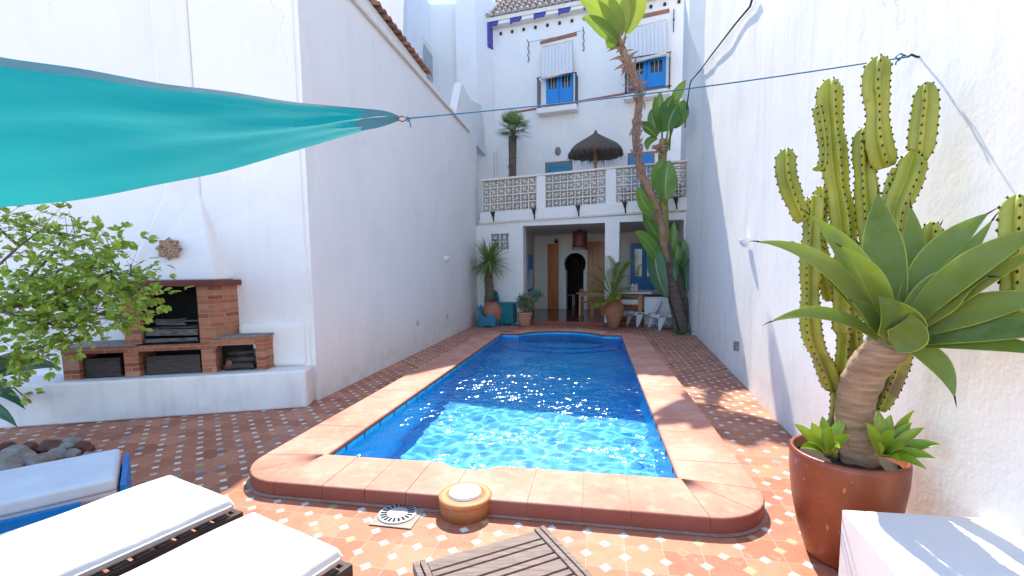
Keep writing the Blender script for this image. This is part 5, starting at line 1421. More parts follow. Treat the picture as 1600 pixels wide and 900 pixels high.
# ================================================================== LEFT SHRUB
random.seed(17)
sh = thing('shrub', 'leafy light green shrub reaching in from the left before the barbecue', 'shrub', P(-170, 600, 4.0))
bra = [[(-170, 640, 4.0), (-140, 560, 4.0), (-60, 505, 3.95), (0, 486, 3.9), (60, 466, 3.85), (120, 452, 3.8), (180, 450, 3.75), (240, 462, 3.7)],
       [(0, 486, 3.9), (40, 440, 3.95), (80, 400, 4.0), (105, 365, 4.0), (125, 372, 4.0)], [(60, 466, 3.85), (110, 480, 3.8), (160, 492, 3.75), (205, 500, 3.7)],
       [(-60, 505, 3.95), (-20, 430, 4.0), (30, 385, 4.0), (70, 355, 4.0), (30, 345, 4.0)], [(-60, 505, 3.95), (-20, 560, 3.9), (20, 560, 3.85), (70, 540, 3.8), (110, 530, 3.8)],
       [(40, 440, 3.95), (100, 420, 3.85), (150, 400, 3.85), (190, 385, 3.85)], [(-140, 560, 4.0), (-60, 590, 3.9), (-5, 605, 3.8), (22, 606, 3.8), (48, 628, 3.8)],
       [(120, 452, 3.8), (170, 425, 3.8), (215, 430, 3.8)], [(0, 486, 3.9), (50, 500, 3.8), (90, 510, 3.75), (130, 515, 3.7)], [(30, 385, 4), (-10, 350, 4.05), (10, 338, 4.05)]]
mb = MB()
for br in bra:
    n = len(br); mb.tube([P(*q) for q in br], [.026 * (1 - i / n) ** 1.1 + .0035 for i in range(n)] if br is bra[0] else [.011 * (1 - i / n) + .002 for i in range(n)], 6)
tw_ = []
def twig(p, d, l):
    q = p + d * l; mb.tube([p, p.lerp(q, .5) + V((0, 0, .01)), q], [.003, .002, .001], 4); return q
lm = MB(); fl_ = MB()
def lobed(c, size, nrm, d):
    """two lobed leaf"""
    s_ = d.cross(nrm).normalized(); 
    for k in (-1, 1):
        pts = [c, c + d * size * .25 + s_ * k * size * .34, c + d * size * .65 + s_ * k * size * .44, c + d * size * 1.0 + s_ * k * size * .26, c + d * size * .86 + s_ * k * .03 * size, c + d * size * .45]
        pts = [q + nrm * (size * (.12 if i in (1, 2) else 0)) for i, q in enumerate(pts)]
        ids_ = [lm.vert(q) for q in pts]
        lm.face(ids_ if k > 0 else ids_[::-1])
dens = {0: 62, 1: 26, 2: 52, 3: 30, 4: 42, 5: 36, 6: 6, 7: 60, 8: 44, 9: 18}
for bi, br in enumerate(bra):
    pts = [P(*q) for q in br]
    for k in range(len(pts) - 1):
        if pts[k].x < -5.2 and bi == 0: continue
        for m_ in range(dens[bi]):
            p0 = pts[k].lerp(pts[k + 1], random.random())
            d = V((random.gauss(.3, 1), random.gauss(0, .8), random.gauss(.15, .75))).normalized()
            l = random.uniform(.03, .26) * (.45 if bi == 6 else 1)
            q = twig(p0, d, l) if m_ % 3 == 0 else p0 + d * l
            for _ in range(random.choice([1, 2, 3])):
                dd = (d + V((random.gauss(0, .7), random.gauss(0, .7), random.gauss(-.2, .5)))).normalized()
                nn = V((random.gauss(0, .45), random.gauss(-.35, .4), 1)).normalized(); nn = (nn - dd * nn.dot(dd)).normalized()
                lobed(q + dd * .01, random.uniform(.035, .082), nn, dd)
            if random.random() < .07 and bi != 6:
                for _ in range(8):
                    c = q + V((random.gauss(0, .018), random.gauss(0, .018), random.gauss(.01, .014))); e = .007
                    a = [fl_.vert(c + V((random.uniform(-e, e), random.uniform(-e, e), random.uniform(-e, e)))) for _ in range(3)]; fl_.face(a)
mb.build('branches', M['bark'], sh); lm.build('leaves', M['tree_leaf'], sh)
fl_.build('blossom', simple('cream_blossom', (.75, .72, .55), (.6, .6, .35), .8, 20), sh)
pl = thing('agave', 'dark green broad leaved plant growing behind the shrub on the left ledge', 'plant', P(-30, 600, 4.3))
mb = MB()
for (b, t_, w) in [((-40, 600), (96, 575), .16), ((-50, 610), (40, 640), .12), ((-40, 605), (60, 560), .14), ((-60, 640), (28, 668), .12), ((-60, 600), (-60, 470), .15)]:
    pxleaf(mb, b, t_, w, 4.3, 4.1, w_agave, (0, -18), fold=.25, n=8, thick=.01)
mb.build('leaves', M['dark_leaf'], pl)

# ================================================================== TALL STRELITZIA CLUMP
st = thing('strelitzia', 'tall giant bird of paradise with ringed leaning trunks by the right wall', 'strelitzia', V((4.25, 11.2, 0)))
random.seed(31)
def trunk(name, pix, r0, r1, m, n=12, ring=True):
    pts = [P(u, v, y) for u, v, y in pix]; res = []; rad = []; N_ = len(pts) - 1
    for i in range(N_):
        for k in range(8):
            t = (i + k / 8) / N_; res.append(pts[i].lerp(pts[i + 1], k / 8)); rad.append((r0 + (r1 - r0) * t) * (1 + (.07 if ring and k % 2 == 0 else 0) + random.uniform(-.03, .03)))
    res.append(pts[-1]); rad.append(r1)
    mb = MB(); mb.tube(res, rad, n); return mb.build(name, m, st)
trunk('trunk', [(1066, 521, 11.15), (1057, 480, 11.2), (1048, 440, 11.2), (1042, 405, 11.2), (1037, 370, 11.2)], .17, .12, M['bark_s'])
trunk('trunk', [(1080, 519, 11.5), (1068, 480, 11.5), (1056, 440, 11.45), (1049, 410, 11.4)], .17, .12, M['bark_s'])
trunk('upper_trunk', [(1040, 410, 11.15), (1032, 350, 11.1), (1020, 310, 11.1), (1003, 275, 11.1), (995, 240, 11.1), (993, 205, 11.1), (999, 160, 11.1), (997, 140, 11.1), (982, 105, 11.1), (972, 75, 11.1)], .10, .085, M['fibre'], ring=False)
trunk('leaf_stalk', [(1040, 400, 11.2), (1037, 340, 11.2), (1036, 290, 11.2), (1035, 240, 11.2), (1036, 218, 11.2)], .12, .09, simple('yellow_stalk', (.30, .24, .05), (.17, .16, .04), .5, 4, stretch=(6, 6, .5)), ring=False)
mb = MB()   # dry fibres and sheaths on the crown neck
for k in range(70):
    t = random.random(); c = P(968 + 30 * t + random.uniform(-3, 3), 70 + 70 * t, 11.1 + random.uniform(-.1, .1)); dd = V((random.gauss(0, .5), random.gauss(0, .3), random.gauss(.3, .6))).normalized()
    mb.leaf(c, c + dd * random.uniform(.15, .42), .03, .06, w_strap, up=V((0, -1, .2)), n=4)
mb.build('dry_fibres', M['fibre'], st)
fl = [P(u, v, 11.05) for u, v in ((1003, 275), (995, 240), (993, 205), (999, 160), (997, 140), (982, 105))]; mb = MB()
for k in range(90):
    i = random.randrange(5); c = fl[i].lerp(fl[i + 1], random.random()) + V((random.uniform(-.09, .09), random.uniform(-.1, .02), 0)); dd = V((random.gauss(0, .35), random.gauss(-.1, .2), random.choice([-1, 1]) * random.uniform(.5, 1))).normalized()
    mb.leaf(c, c + dd * random.uniform(.12, .3), .03, .06, w_strap, up=V((0, -1, .2)), n=3)
mb.build('dry_fibres', M['thatch_l'], st)
for (cu_, cv_) in ((1029, 232), (1025, 336)):
    mb = MB()
    for k in range(26):
        c = P(cu_ + random.uniform(-3, 3), cv_ + random.uniform(-5, 5), 11.0); dd = V((random.gauss(-.1, .7), random.gauss(-.2, .3), random.gauss(.2, .6))).normalized()
        mb.leaf(c, c + dd * random.uniform(.1, .24), .02, .05, w_strap, up=V((0, -1, .2)), n=3)
    mb.build('dry_fibres', M['fibre'], st)
def paddle(name, m, lst):
    mb = MB(); stalks = MB()
    for (b, t_, w, Yb, Yt, bp, tw_) in lst:
        pxleaf(mb, b, t_, w, Yb, Yt, w_paddle, bp, fold=random.uniform(.12, .3), wave=.04, twist=tw_, n=14, rib=1)
    return mb.build(name, [m, M['rib']], st)
def stalk(lst):
    mb = MB()
    for a, b in lst:
        mb = MB(); mb.tube([P(*a), P((a[0] + b[0]) / 2, (a[1] + b[1]) / 2, (a[2] + b[2]) / 2) + V((0, 0, .03)), P(*b)], [.035, .028, .02], 6); mb.build('leaf_stem', M['strel_y'], st)
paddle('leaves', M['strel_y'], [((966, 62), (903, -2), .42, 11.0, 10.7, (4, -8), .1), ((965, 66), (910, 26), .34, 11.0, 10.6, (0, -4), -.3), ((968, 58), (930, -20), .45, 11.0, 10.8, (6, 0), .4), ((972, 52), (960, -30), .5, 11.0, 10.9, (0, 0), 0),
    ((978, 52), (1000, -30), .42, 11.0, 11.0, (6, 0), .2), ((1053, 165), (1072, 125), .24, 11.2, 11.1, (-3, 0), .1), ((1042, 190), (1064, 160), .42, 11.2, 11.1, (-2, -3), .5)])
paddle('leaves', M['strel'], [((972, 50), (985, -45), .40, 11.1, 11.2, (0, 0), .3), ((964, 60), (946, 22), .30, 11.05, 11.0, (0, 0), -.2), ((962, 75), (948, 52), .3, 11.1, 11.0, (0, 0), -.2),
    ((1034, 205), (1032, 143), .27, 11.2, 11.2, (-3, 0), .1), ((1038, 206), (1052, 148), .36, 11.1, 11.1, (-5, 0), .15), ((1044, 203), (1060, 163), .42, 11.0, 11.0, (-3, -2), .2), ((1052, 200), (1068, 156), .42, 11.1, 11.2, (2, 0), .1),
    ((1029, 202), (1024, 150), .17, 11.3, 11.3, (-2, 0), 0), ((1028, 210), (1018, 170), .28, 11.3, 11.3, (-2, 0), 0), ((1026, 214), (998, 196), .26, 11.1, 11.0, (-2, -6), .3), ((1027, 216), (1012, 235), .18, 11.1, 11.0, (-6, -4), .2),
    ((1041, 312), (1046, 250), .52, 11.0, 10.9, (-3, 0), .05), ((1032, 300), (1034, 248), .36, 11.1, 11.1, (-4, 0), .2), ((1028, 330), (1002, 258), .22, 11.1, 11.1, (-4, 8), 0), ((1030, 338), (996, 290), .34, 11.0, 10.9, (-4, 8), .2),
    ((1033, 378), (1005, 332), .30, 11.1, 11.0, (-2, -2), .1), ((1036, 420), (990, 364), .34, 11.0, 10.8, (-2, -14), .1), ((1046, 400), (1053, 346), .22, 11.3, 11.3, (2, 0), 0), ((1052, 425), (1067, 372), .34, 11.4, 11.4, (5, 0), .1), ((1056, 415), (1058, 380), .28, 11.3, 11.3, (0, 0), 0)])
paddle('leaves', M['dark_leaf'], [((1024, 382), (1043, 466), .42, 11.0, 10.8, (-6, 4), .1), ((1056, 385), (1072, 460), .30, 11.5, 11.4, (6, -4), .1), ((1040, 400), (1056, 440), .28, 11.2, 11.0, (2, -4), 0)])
stalk([((1036, 240, 11.2), (1034, 205, 11.2)), ((1038, 240, 11.2), (1044, 203, 11.0)), ((1040, 240, 11.2), (1052, 198, 11.1)), ((1036, 330, 11.2), (1040, 310, 11.0)), ((1038, 400, 11.2), (1026, 340, 11.05)), ((1042, 410, 11.2), (1030, 360, 11.0)), ((970, 75, 11.1), (964, 62, 11)), ((972, 75, 11.1), (978, 52, 11)), ((1042, 420, 11.1), (1030, 385, 11.0)), ((1050, 165, 11.2), (1046, 235, 11.2))])
mb = MB()
for k in range(160):
    c = G(1066 + random.uniform(-12, 14), 521 + random.uniform(-4, 3), 0); mb.leaf(c, c + V((random.gauss(0, .05), random.gauss(0, .05), random.uniform(.05, .14))), .01, .02, w_strap, up=V((0, -1, 0)), n=2)
ob = mb.build('grass', M['dark_leaf']); ob['kind'] = 'stuff'; ob['label'] = 'small tuft of green growth round the foot of the tall leaning trunks'; ob['category'] = 'grass'

# ================================================================== POTTED PLANTS AT THE HOUSE
def lathe_pot(name, label, c, prof, m, n=28, group=None):
    mb = MB(); mb.lathe(c, prof, n); o = mb.build(name, M[m], o=c); return tag(o, label, 'plant pot', group)
c = V((-.58, 13.05, 0)); pc1 = c
amph = [(.15, 0), (.18, .03), (.26, .18), (.31, .34), (.29, .5), (.22, .60), (.19, .63), (.22, .66), (.22, .68), (.18, .68), (.17, .60), (0, .58)]
lathe_pot('plant_pot', 'round bellied terracotta pot holding the spiky plant in the left corner', c, amph, 'terra')
dt = thing('yucca', 'spiky yucca with thick bare trunk in the left corner pot', 'yucca', c + TOP * .6)
mb = MB(); tp = [P(765, 474, 13.05), P(765, 455, 13.03), P(763, 435, 13.0), P(764, 415, 13.0)]; mb.tube(tp, [.16, .13, .12, .12], 10); mb.build('trunk', M['bark_s'], dt)
mb = MB(); random.seed(41); cc_ = P(764, 412, 13.0)
for k in range(190):
    a = random.random() * 6.28; el = math.asin(random.uniform(-.55, 1)); d = V((math.cos(a) * math.cos(el), math.sin(a) * math.cos(el), math.sin(el)))
    l = random.uniform(.5, .92); tip = cc_ + d * l - TOP * (.16 if el < .6 else .02) * random.random()
    mb.leaf(cc_ + d * .05 + TOP * random.uniform(-.05, .12), tip, .06, .042, w_strap, up=TOP if el < 1.2 else V((0, -1, 0)), fold=.2, n=5)
mb.build('leaves', M['grass_leaf'], dt)
# round pot with a variegated bush and an agave
c = FA.hit(820, 500, -.30); c.z = 0
lathe_pot('plant_pot', 'straight sided pale terracotta pot with a round bush beside the teal cabinet', c, [(.13, 0), (.15, .02), (.19, .2), (.21, .34), (.225, .36), (.225, .39), (.19, .39), (.18, .34), (0, .33)], 'terra_l')
bs = thing('bush', 'small round grey green bush growing in the pale terracotta pot', 'bush', c + TOP * .35)
mb = MB(); bc = P(820, 472, c.y - .05)
for k in range(620):
    d = V((random.gauss(0, 1), random.gauss(0, 1), random.gauss(0, 1))).normalized(); q = bc + d * random.uniform(.08, .23) * V((1, 1, 1)).length / 1.732; q.z += .0
    dd = (d + V((random.gauss(0, .5), random.gauss(0, .5), random.gauss(.2, .5)))).normalized(); mb.leaf(q, q + dd * .07, .01, .035, w_agave, up=V((0, -.5, 1)), n=3)
for k in range(12): 
    d = V((random.gauss(0, .4), random.gauss(0, .4), 1)).normalized(); mb.tube([c + TOP * .32, bc + d * .12], .006, 4, mi=0)
mb.build('leaves', leafmat('variegated_leaf', (.10, .17, .08), (.20, .28, .14), (.42, .46, .30), .3, .5), bs)
ag2 = thing('agave', 'small blue green agave leaning out beside the round potted bush', 'agave', c + V((.12, 0, .35)))
mb = MB(); ac_ = P(839, 466, c.y)
for k in range(26):
    a = k * 2.4; el = .1 + .055 * k; d = V((math.cos(a) * math.cos(el), math.sin(a) * math.cos(el), math.sin(el))); mb.leaf(ac_, ac_ + d * .29, .03, .075, w_agave, up=TOP if el < 1 else V((0, -1, 0)), fold=.3, n=6)
mb.tube([c + V((.05, 0, .33)), ac_], .03, 6)
mb.build('leaves', leafmat('blue_green_agave_leaf', (.05, .17, .10), (.10, .27, .16), (.2, .38, .22), .25, .4), ag2)
# amphora with areca palm before the pillar
c = FA.hit(959, 505, -.32); c.z = 0
lathe_pot('plant_pot', 'tall narrow footed amphora pot in front of the white porch pillar', c, [(.10, 0), (.12, .02), (.20, .25), (.27, .48), (.27, .58), (.20, .70), (.16, .74), (.19, .78), (.15, .78), (.13, .72), (0, .7)], 'terra')
ar = thing('palm', 'feathery areca palm with arching yellow green fronds before the porch pillar', 'palm', c + TOP * .7)
mb = MB(); random.seed(51); b0 = c + TOP * .74
def frond(mb, b, tip, bow, lw, ll, n=22, plume=.5):
    b, tip = V(b), V(tip); ctrl = (b + tip) / 2 + TOP * bow; pr = None
    pts = []
    for i in range(n + 1):
        t = i / n; pts.append(b * (1 - t) ** 2 + ctrl * 2 * t * (1 - t) + tip * t * t)
    mb.tube(pts, [.010 * (1 - i / n) + .002 for i in range(n + 1)], 4)
    for i in range(int(n * .25), n):
        tg = (pts[i + 1] - pts[i]).normalized(); sd = tg.cross(TOP); sd = sd.normalized() if sd.length > .05 else V((1, 0, 0))
        L = ll * math.sin(math.pi * (.12 + .85 * (i / n - .25) / .75)) + .03
        for k in (-1, 1):
            d = (sd * k + tg * .8 - TOP * plume * .5).normalized()
            mb.leaf(pts[i], pts[i] + d * L, .01, lw, w_strap, up=TOP, n=2)
for (u, v, bow, dy) in [(917, 425, .28, -.1), (915, 455, .22, -.3), (925, 478, .2, -.4), (935, 415, .3, .1), (985, 408, .45, -.2), (978, 430, .25, -.4), (985, 450, .3, -.5), (950, 400, .25, .2), (960, 420, .2, .2), (972, 465, .3, -.5), (925, 440, .25, .3), (945, 470, .25, -.5), (970, 410, .3, .1)]:
    frond(mb, b0 + V((random.uniform(-.05, .05), random.uniform(-.05, .05), 0)), P(u, v, c.y + dy), bow, .045, .34)
for k in range(9): mb.tube([b0 - TOP * .05 + V((random.uniform(-.06, .06), random.uniform(-.06, .06), 0)), b0 + V((random.gauss(0, .07), random.gauss(0, .07), .5))], .014, 5)
mb.build('fronds', M['frond'], ar)

# terrace palm and thatched parasol
F2 = Frame((FA.o + FA.b * 1.2)[:2], 108)
tb = F2.hit(801, 218); s_ = F2.sz(801, 218)[0]; base = F2.p(s_ - .02, 0, 3.08)
tp_ = thing('palm', 'small fan palm with shaggy brown trunk on the terrace at left', 'palm', base)
mb = MB(); mb.tube([base, base.lerp(tb, .33) + V((.02, 0, 0)), base.lerp(tb, .66), tb + TOP * .1], [.09, .11, .11, .12], 10, shape=lambda a, i: 1 + random.uniform(-.12, .12))
for k in range(60):
    t = random.uniform(.1, 1); q = base.lerp(tb, t); a = random.random() * 6.28; d = V((math.cos(a), math.sin(a), -.6)); mb.tube([q + d * .1, q + d * .17], [.012, .003], 4)
mb.build('trunk', M['thatch'], tp_)
mb = MB(); cr_ = tb + TOP * .25
for k in range(26):
    a = random.random() * 6.28; el = random.uniform(-.5, 1.4); d = V((math.cos(a) * math.cos(el), math.sin(a) * math.cos(el), math.sin(el)))
    hub = cr_ + d * .30; mb.tube([cr_ - TOP * .1, hub], .012, 4)
    sd = d.cross(TOP); sd = sd.normalized() if sd.length > .1 else V((1, 0, 0)); un = sd.cross(d)
    for j in range(15):
        b = (j - 7) / 7 * 1.25; dd = (d * math.cos(b) + sd * math.sin(b)).normalized(); mb.leaf(hub, hub + dd * .40 - TOP * .05 * random.random(), .0, .03, w_strap, up=un, n=3)
mb.build('leaves', M['grass_leaf'], tp_)
pb = F2.p(F2.sz(930.5, 240)[0], 0, 3.08)
um = thing('parasol', 'dark thatched straw parasol on a wooden pole on the terrace', 'parasol', pb)
mb = MB(); mb.tube([pb, pb + TOP * 2.45], .045, 10); mb.build('pole', M['wood_pine'], um)
mb = MB(); random.seed(61)
prof = [(.02, 2.55), (.06, 2.46), (.18, 2.38), (.42, 2.24), (.66, 2.08), (.78, 1.95), (.80, 1.86), (.72, 1.84), (.4, 1.95), (.1, 2.1)]
mb.lathe(pb, [(r, z) for r, z in prof], 40, wob=lambda a, r, z: (r * (1 + .03 * math.sin(17 * a) + .03 * math.sin(7 * a + 1)), z + .015 * math.sin(23 * a) - (.02 * math.sin(3 * a) if r > .5 else 0)))
for k in range(520):
    a = random.random() * 6.28; r = random.uniform(.60, .81); q = pb + V((r * math.cos(a), r * math.sin(a), 2.1 - (r - .6) * .9)); d = V((math.cos(a) * .25, math.sin(a) * .25, -1))
    mb.leaf(q, q + d * random.uniform(.12, .30), .0, .016, w_strap, up=V((math.cos(a), math.sin(a), .2)), n=2)
for k in range(300):
    a = random.random() * 6.28; r = random.uniform(.1, .6); q = pb + V((r * math.cos(a), r * math.sin(a), 2.44 - r * .55)); d = V((math.cos(a), math.sin(a), -.6)).normalized()
    mb.leaf(q, q + d * random.uniform(.12, .25), .02, .02, w_strap, up=V((math.cos(a), math.sin(a), 1)), n=2)
mb.build('canopy', M['thatch'], um)
# plants and a chair glimpsed through the terrace balustrade
q = F2.p(F2.sz(878, 290)[0], -.6, 3.85); t = thing('hanging_plant', 'small trailing plant in a trough behind the terrace balustrade', 'plant', q); mb = MB()
for k in range(160):
    p0 = q + V((random.gauss(0, .16), random.gauss(0, .04), random.gauss(0, .05))); mb.leaf(p0, p0 + V((random.gauss(0, .08), random.gauss(0, .04), random.gauss(0, .07))), .01, .03, w_agave, n=2)
mb.build('leaves', M['tree_leaf'], t)
mb = MB(); mb.box(F2, F2.sz(878, 290)[0] - .25, F2.sz(878, 290)[0] + .25, -.7, -.5, 3.58, 3.78); mb.build('trough', M['terra'], t)

# ================================================================== PORCH FURNITURE AND YARD THINGS
c = FA.hit(906, 372, 2.0); top = FA.hit(906, 349, 2.0)
t = thing('pendant_lamp', 'dark red woven pendant lampshade hanging in the porch before the arch', 'pendant lamp', c)
mb = MB(); r = .235
mb.lathe(c - TOP * .25, [(r, -.02), (r * 1.01, .0), (r * .99, .24), (r * .97, .46), (r * .90, .46), (r * .93, .24), (r * .95, 0)], 28); mb.build('lamp_shade', M['shade'], t)
mb = MB()
for k in range(46):
    a = 2 * math.pi * k / 46; q = c - TOP * .27 + V((r * math.cos(a), r * math.sin(a), 0)); mb.tube([q, q - TOP * random.uniform(.06, .10)], .006, 4)
mb.build('fringe', M['shade'], t)
mb = MB(); mb.tube([c + TOP * .18, V((c.x, c.y, 2.86))], .008, 6); mb.ball(V((c.x, c.y, 2.80)), .06, .06, .05); mb.ball(V((c.x, c.y, 2.62)), .035); mb.build('cord', M['iron'], t)
mb = MB()   # little iron crown over the left wooden door
q = FA.hit(869, 380, PD - .14)
mb.tube([q, q + TOP * .03], .07, 8)
for k in range(5): a = (k - 2) * .5; mb.tube([q + TOP * .02, q + FA.a * .09 * math.sin(a) * 1.4 + TOP * (.12 + .08 * math.cos(a * 2))], [.03, .006], 5)
tag(mb.build('wall_ornament', M['iron'], o=q), 'small dark iron crown ornament above the left wooden door', 'wall ornament')

F3 = Frame((FA.o + FA.b * 1.75)[:2], 108)
sA = F3.sz(903, 457)[0]; sB = F3.sz(945, 457)[0] + .45
def fbox(name, fr, lst, m, par=None, **k):
    mb = MB()
    for q in lst: mb.box(fr, *q)
    return mb.build(name, M[m], par, **k)
t = thing('dining_table', 'orange pine dining table standing in the porch before the arch', 'table', F3.p((sA + sB) / 2, 0, .12))
fbox('tabletop', F3, [(sA, sB, -.35, .45, .825, .855)], 'wood_pine', t, bevel=.006)
fbox('apron', F3, [(sA + .09, sB - .09, -.27, -.25, .75, .824), (sA + .09, sB - .09, .36, .38, .75, .824)], 'wood_pine', t)
for s_ in (sA + .08, sB - .14):
    for d in (-.29, .33): fbox('leg', F3, [(s_, s_ + .06, d, d + .06, .12, .824)], 'wood_pine', t)
def chair(s_, d_, flip, label, fr=F3, m='wood_pine', h=.86, zb=.12, group='wooden dining chairs in the porch'):
    t = thing('dining_chair', label, 'chair', fr.p(s_, d_, zb), group)
    k = -1 if flip else 1
    fbox('seat', fr, [(s_ - .2, s_ + .2, d_ - .2, d_ + .2, zb + .42, zb + .445)], m, t, bevel=.008)
    for a in (-.19, .15):
        for b in (-.19, .15): fbox('leg', fr, [(s_ + a, s_ + a + .035, d_ + b, d_ + b + .035, zb, zb + .419)], m, t)
    bs = s_ + k * .185
    fbox('backrest', fr, [(bs - .015, bs + .015, d_ - .19, d_ - .155, zb + .446, zb + h), (bs - .015, bs + .015, d_ + .155, d_ + .19, zb + .446, zb + h)] + [(bs - .008, bs + .008, d_ - .15, d_ + .15, zb + h - .08 - .13 * j, zb + h - .02 - .13 * j) for j in range(3)], m, t, bevel=.003)
chair(sA + .30, -.05, True, 'pine chair with its back to the arch at the left end of the dining table')
chair(sA + .92, .30, False, 'pine chair tucked at the far side of the dining table behind the areca palm')
F5 = Frame((FA.o + FA.b * 5.6)[:2], 108)
chair(F5.sz(890, 460)[0], 0, True, 'pale wooden chair in the dim room seen through the arch', F5, 'cream', .95, group=None)

# shelf bench, counter and window sill things in the right bay
F6 = Frame((FA.o + FA.b * .9)[:2], 108)
a_, b_ = F6.sz(968, 470)[0] + .0, F6.sz(1004, 470)[0]
t = thing('shelf_unit', 'brown wooden shelf unit with white drawers right of the porch pillar', 'shelf', F6.p((a_ + b_) / 2, 0, .012))
fbox('carcass', F6, [(a_, b_, -.02, .4, .012, .05), (a_, b_, .38, .4, .05, .80), (b_ - .12, b_, -.02, .38, .05, .80), (a_, a_ + .03, -.02, .38, .05, .80), (a_, b_, -.02, .4, .801, .83), (a_ + .031, b_ - .121, 0, .37, .44, .47)], 'wood_door', t, bevel=.003)
for z in (.23, .56): fbox('drawer', F6, [(a_ + .035, b_ - .125, -.03, .3, z, z + .14)], 'white_pl', t, bevel=.005)
fbox('counter_top', F6, [(a_ - .0, b_ + .25, -.08, .5, .86, .93)], 'cream', t, bevel=.01)
t = thing('bar_counter', 'white plastered counter with dark wooden top behind the lounge chairs', 'counter', F6.p(b_ + .7, 0, .012))
c0, c1_ = b_ + .06, F6.sz(1056, 470)[0]
fbox('counter_body', F6, [(c0, c1_, -.22, .3, .013, .80)], 'plaster', t, bevel=.01); fbox('counter_top', F6, [(c0 - .04, c1_ + .04, -.26, .34, .802, .84)], 'wood_dark', t, bevel=.005)
for k, (u, lb) in enumerate([(988.5, 'short cream candle jar standing left on the counter under the blue window'), (994, 'short cream candle jar standing right on the counter under the blue window')]):
    q = F6.hit(u, 452, .1); q.z = .932; mb = MB(); mb.lathe(q, [(.05, 0), (.06, .05), (.055, .16), (.03, .22), (.0, .22)], 12); tag(mb.build('jar', M['cream'], o=q), lb, 'jar', 'jars on the porch counter')
q = F6.hit(1068, 470, .0); s_ = F6.sz(1066, 440)[0]
t = thing('hanging_basket', 'tan woven panel hanging at the right end of the porch', 'wall hanging', F6.p(s_, .3, 1.0))
fbox('panel', F6, [(s_ - .18, s_ + .12, .28, .34, .82, 1.36)], 'wood_pine', t, bevel=.01); fbox('rail', F6, [(s_ - .22, s_ + .16, .27, .33, 1.362, 1.40)], 'wood_dark', t)

# white plastic low lounge chairs
def lounge_chair(c, rz, label):
    t = thing('lounge_chair', label, 'chair', c, 'white plastic low lounge chairs')
    Rm = Matrix.Rotation(rz, 4, 'Z')
    def p(x, y, z): return V(c) + (Rm @ V((x, y, z)))
    prof = [(-.36, .30), (-.38, .335), (-.34, .365), (-.25, .36), (-.10, .315), (.04, .285), (.14, .30), (.20, .36), (.30, .52), (.37, .66), (.385, .69)]
    mb = MB(); mb.smooth = True; ids_ = {}; ny = 8
    for i, (x, z) in enumerate(prof):
        wd = .30 if i < 7 else .30 - .035 * (i - 6) / 4
        for j in range(ny + 1):
            yy = -wd + 2 * wd * j / ny; e = abs(j / ny - .5) * 2
            ids_[i, j] = mb.vert(p(x, yy, z + .02 * e ** 3))
    for i in range(len(prof) - 1):
        for j in range(ny): mb.face((ids_[i, j], ids_[i + 1, j], ids_[i + 1, j + 1], ids_[i, j + 1]))
    o = mb.build('seat_shell', M['white_pl'], t); md = o.modifiers.new('s', 'SOLIDIFY'); md.thickness = .028; md.offset = -1
    for sx, sy in ((-1, -1), (-1, 1), (1, -1), (1, 1)):
        mb = MB(); x0_ = -.30 if sx < 0 else .12; zt = .345 if sx < 0 else .30
        a = [p(x0_ - .05, sy * .30, zt), p(x0_ + .12, sy * .30, zt), p(x0_ + .12, sy * .19, zt), p(x0_ - .05, sy * .19, zt)]
        fx = x0_ + sx * .09
        b = [p(fx - .0, sy * .325, 0), p(fx + .05, sy * .325, 0), p(fx + .05, sy * .29, 0), p(fx, sy * .29, 0)]
        ia = [mb.vert(q) for q in a]; ib = [mb.vert(q) for q in b]
        for k in range(4): mb.face((ia[k], ia[(k + 1) % 4], ib[(k + 1) % 4], ib[k]))
        mb.face(ia); mb.face(ib); mb.build('leg', M['white_pl'], t, bevel=.008)
lounge_chair(V((3.72, 12.75, 0)), R(12), 'white plastic low lounge chair standing nearer the porch pillar')
lounge_chair(V((4.10, 11.95, 0)), R(8), 'white plastic low lounge chair half hidden behind the leaning ringed trunks')

# teal cabinet, folded teal lounger, small blue rocking chair
s0 = FA.sz(784, 480)[0]; s1 = FA.sz(808, 480)[0]
t = thing('cabinet', 'low teal slatted cabinet against the white wall at left', 'cabinet', FA.p(s0, -.3, 0))
fbox('cabinet_body', FA, [(s0, s1, -.40, -.03, .06, .62)], 'teal', t, bevel=.01); fbox('lid', FA, [(s0 - .02, s1 + .02, -.43, -.01, .622, .66)], 'teal', t, bevel=.006)
fbox('slats', FA, [(s0 + .02, s1 - .02, -.418, -.402, .10 + .10 * k, .18 + .10 * k) for k in range(5)], 'teal', t, bevel=.003)
for s_ in (s0 + .01, s1 - .05): fbox('leg', FA, [(s_, s_ + .04, -.38, -.34, 0, .059)], 'teal', t)
q0 = FA.sz(771, 500)[0]; t = thing('folded_lounger', 'teal folded wooden lounger leaning upright against the wall behind the pot', 'lounger', FA.p(q0, -.2, 0))
for k in range(2):
    mb = MB(); a = FA.p(q0 + .10 + .05 * k, -.22 - .05 * k, .0); b = FA.p(q0 - .16 + .09 * k, -.16 - .05 * k, 1.02 - .04 * k); 
    dv = (b - a); sd = (FA.b * -.12 + FA.a * .32)
    mb.prism([a, a + sd, a + sd + dv, a + dv], FA.a * .02 - FA.b * .03)
    mb.build('frame_panel', M['teal'], t, bevel=.005)
mb = MB()
for k in range(9): q = a.lerp(b, .08 + .1 * k) - FA.b * .035; mb.bar(q, q + sd, .02, .06)
mb.build('slats', M['teal_b'], t)
rc = V((-.72, 12.62, 0)); t = thing('rocking_chair', 'small blue plastic child rocking chair by the left wall', 'chair', rc)
F7 = Frame((rc.x - .24, rc.y), 100)
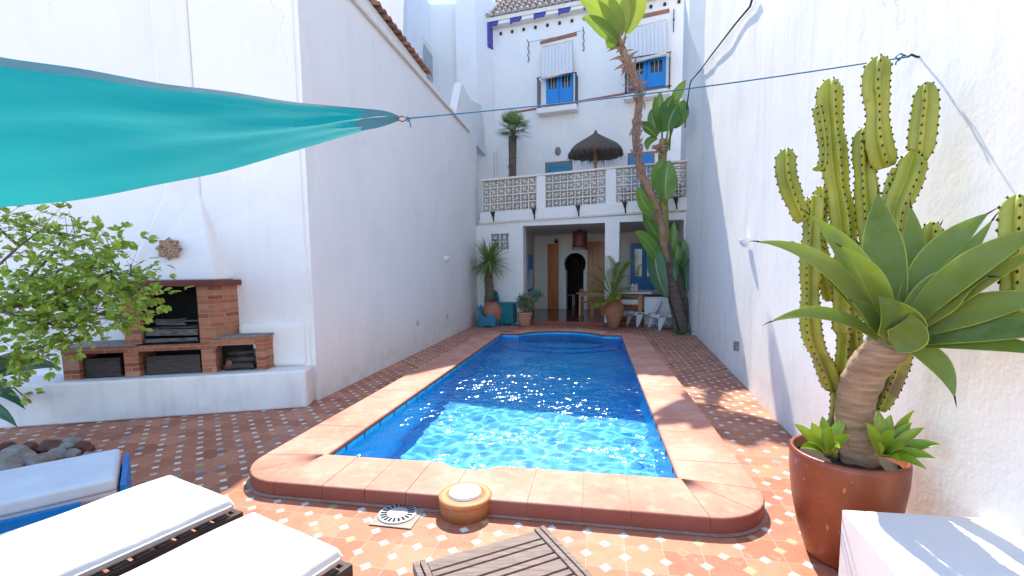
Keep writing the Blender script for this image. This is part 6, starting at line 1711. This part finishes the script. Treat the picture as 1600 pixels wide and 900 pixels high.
side = [(0, .02), (.10, .0), (.20, .05), (.34, .05), (.44, .0), (.52, .02), (.50, .20), (.47, .36), (.40, .38), (.20, .30), (.14, .34), (.08, .50), (.03, .62), (.0, .60), (.02, .40)]
for d in (0, .30):
    mb = MB(); mb.prism([F7.p(x, d, z) for x, z in side], F7.b * .03); mb.build('side_panel', M['teal_b'], t, bevel=.008)
mb = MB(); mb.box(F7, .12, .46, .031, .299, .22, .25); mb.build('seat', M['teal_b'], t, bevel=.006)
mb = MB(); mb.prism([F7.p(.12, .031, .24), F7.p(.15, .031, .25), F7.p(.06, .031, .57), F7.p(.03, .031, .56)], F7.b * .268); mb.build('backrest', M['teal_b'], t, bevel=.006)
# white parasol base / hose loop at the foot of the trunks
q = G(1086, 521, 0); mb = MB(); mb.prism([q + V((-.25, -.16, .0)), q + V((.05, -.25, 0)), q + V((.12, .05, 0)), q + V((-.15, .12, 0))], (0, 0, .03))
tag(mb.build('floor_plate', M['white_pl'], o=q, bevel=.008), 'flat white plate lying on the deck against the right wall corner', 'plate')
mb = MB(); a = P(1045, 464, 11.05); b = P(1062, 520, 10.95); mb.tube([a, b], .018, 6)
tag(mb.build('rake_handle', M['iron'], o=b), 'thin black pole leaning against the tall ringed trunk', 'pole')

# dark benches added to darken the breeze block holes; box stands for glimpsed shapes
t = thing('bench', 'long dark wooden bench added behind the lattice balustrade to darken its holes', 'bench', F2.p(1.6, -.4, 3.08))
fbox('seat', F2, [(.25, 3.1, -.55, -.15, 3.48, 3.53)], 'wood_dark', t); fbox('backrest', F2, [(.25, 3.1, -.14, -.10, 3.3 + .16 * k, 3.44 + .16 * k) for k in range(4)], 'wood_dark', t)
for s_ in (.3, 1.6, 3.0): fbox('leg', F2, [(s_, s_ + .06, -.54, -.16, 3.085, 3.479)], 'wood_dark', t)
t = thing('bench', 'dark wooden bench added at the right end of the terrace to darken the lattice holes', 'bench', F2.p(4.8, -.4, 3.08))
fbox('seat', F2, [(3.9, 5.7, -.55, -.15, 3.48, 3.53)], 'wood_dark', t); fbox('backrest', F2, [(3.9, 5.7, -.14, -.10, 3.3 + .16 * k, 3.44 + .16 * k) for k in range(4)], 'wood_dark', t)
for s_ in (4.0, 5.6): fbox('leg', F2, [(s_, s_ + .06, -.54, -.16, 3.085, 3.479)], 'wood_dark', t)
q = F2.sz(872, 318)[0]; t = thing('storage_box', 'small pale blue box on the terrace behind the lattice', 'box', F2.p(q, -.8, 3.08))
fbox('box_body', F2, [(q - .25, q + .35, -.9, -.62, 3.085, 3.42)], 'teal_b', t, bevel=.01); fbox('lid', F2, [(q - .27, q + .37, -.92, -.6, 3.421, 3.45)], 'teal_b', t, bevel=.006)
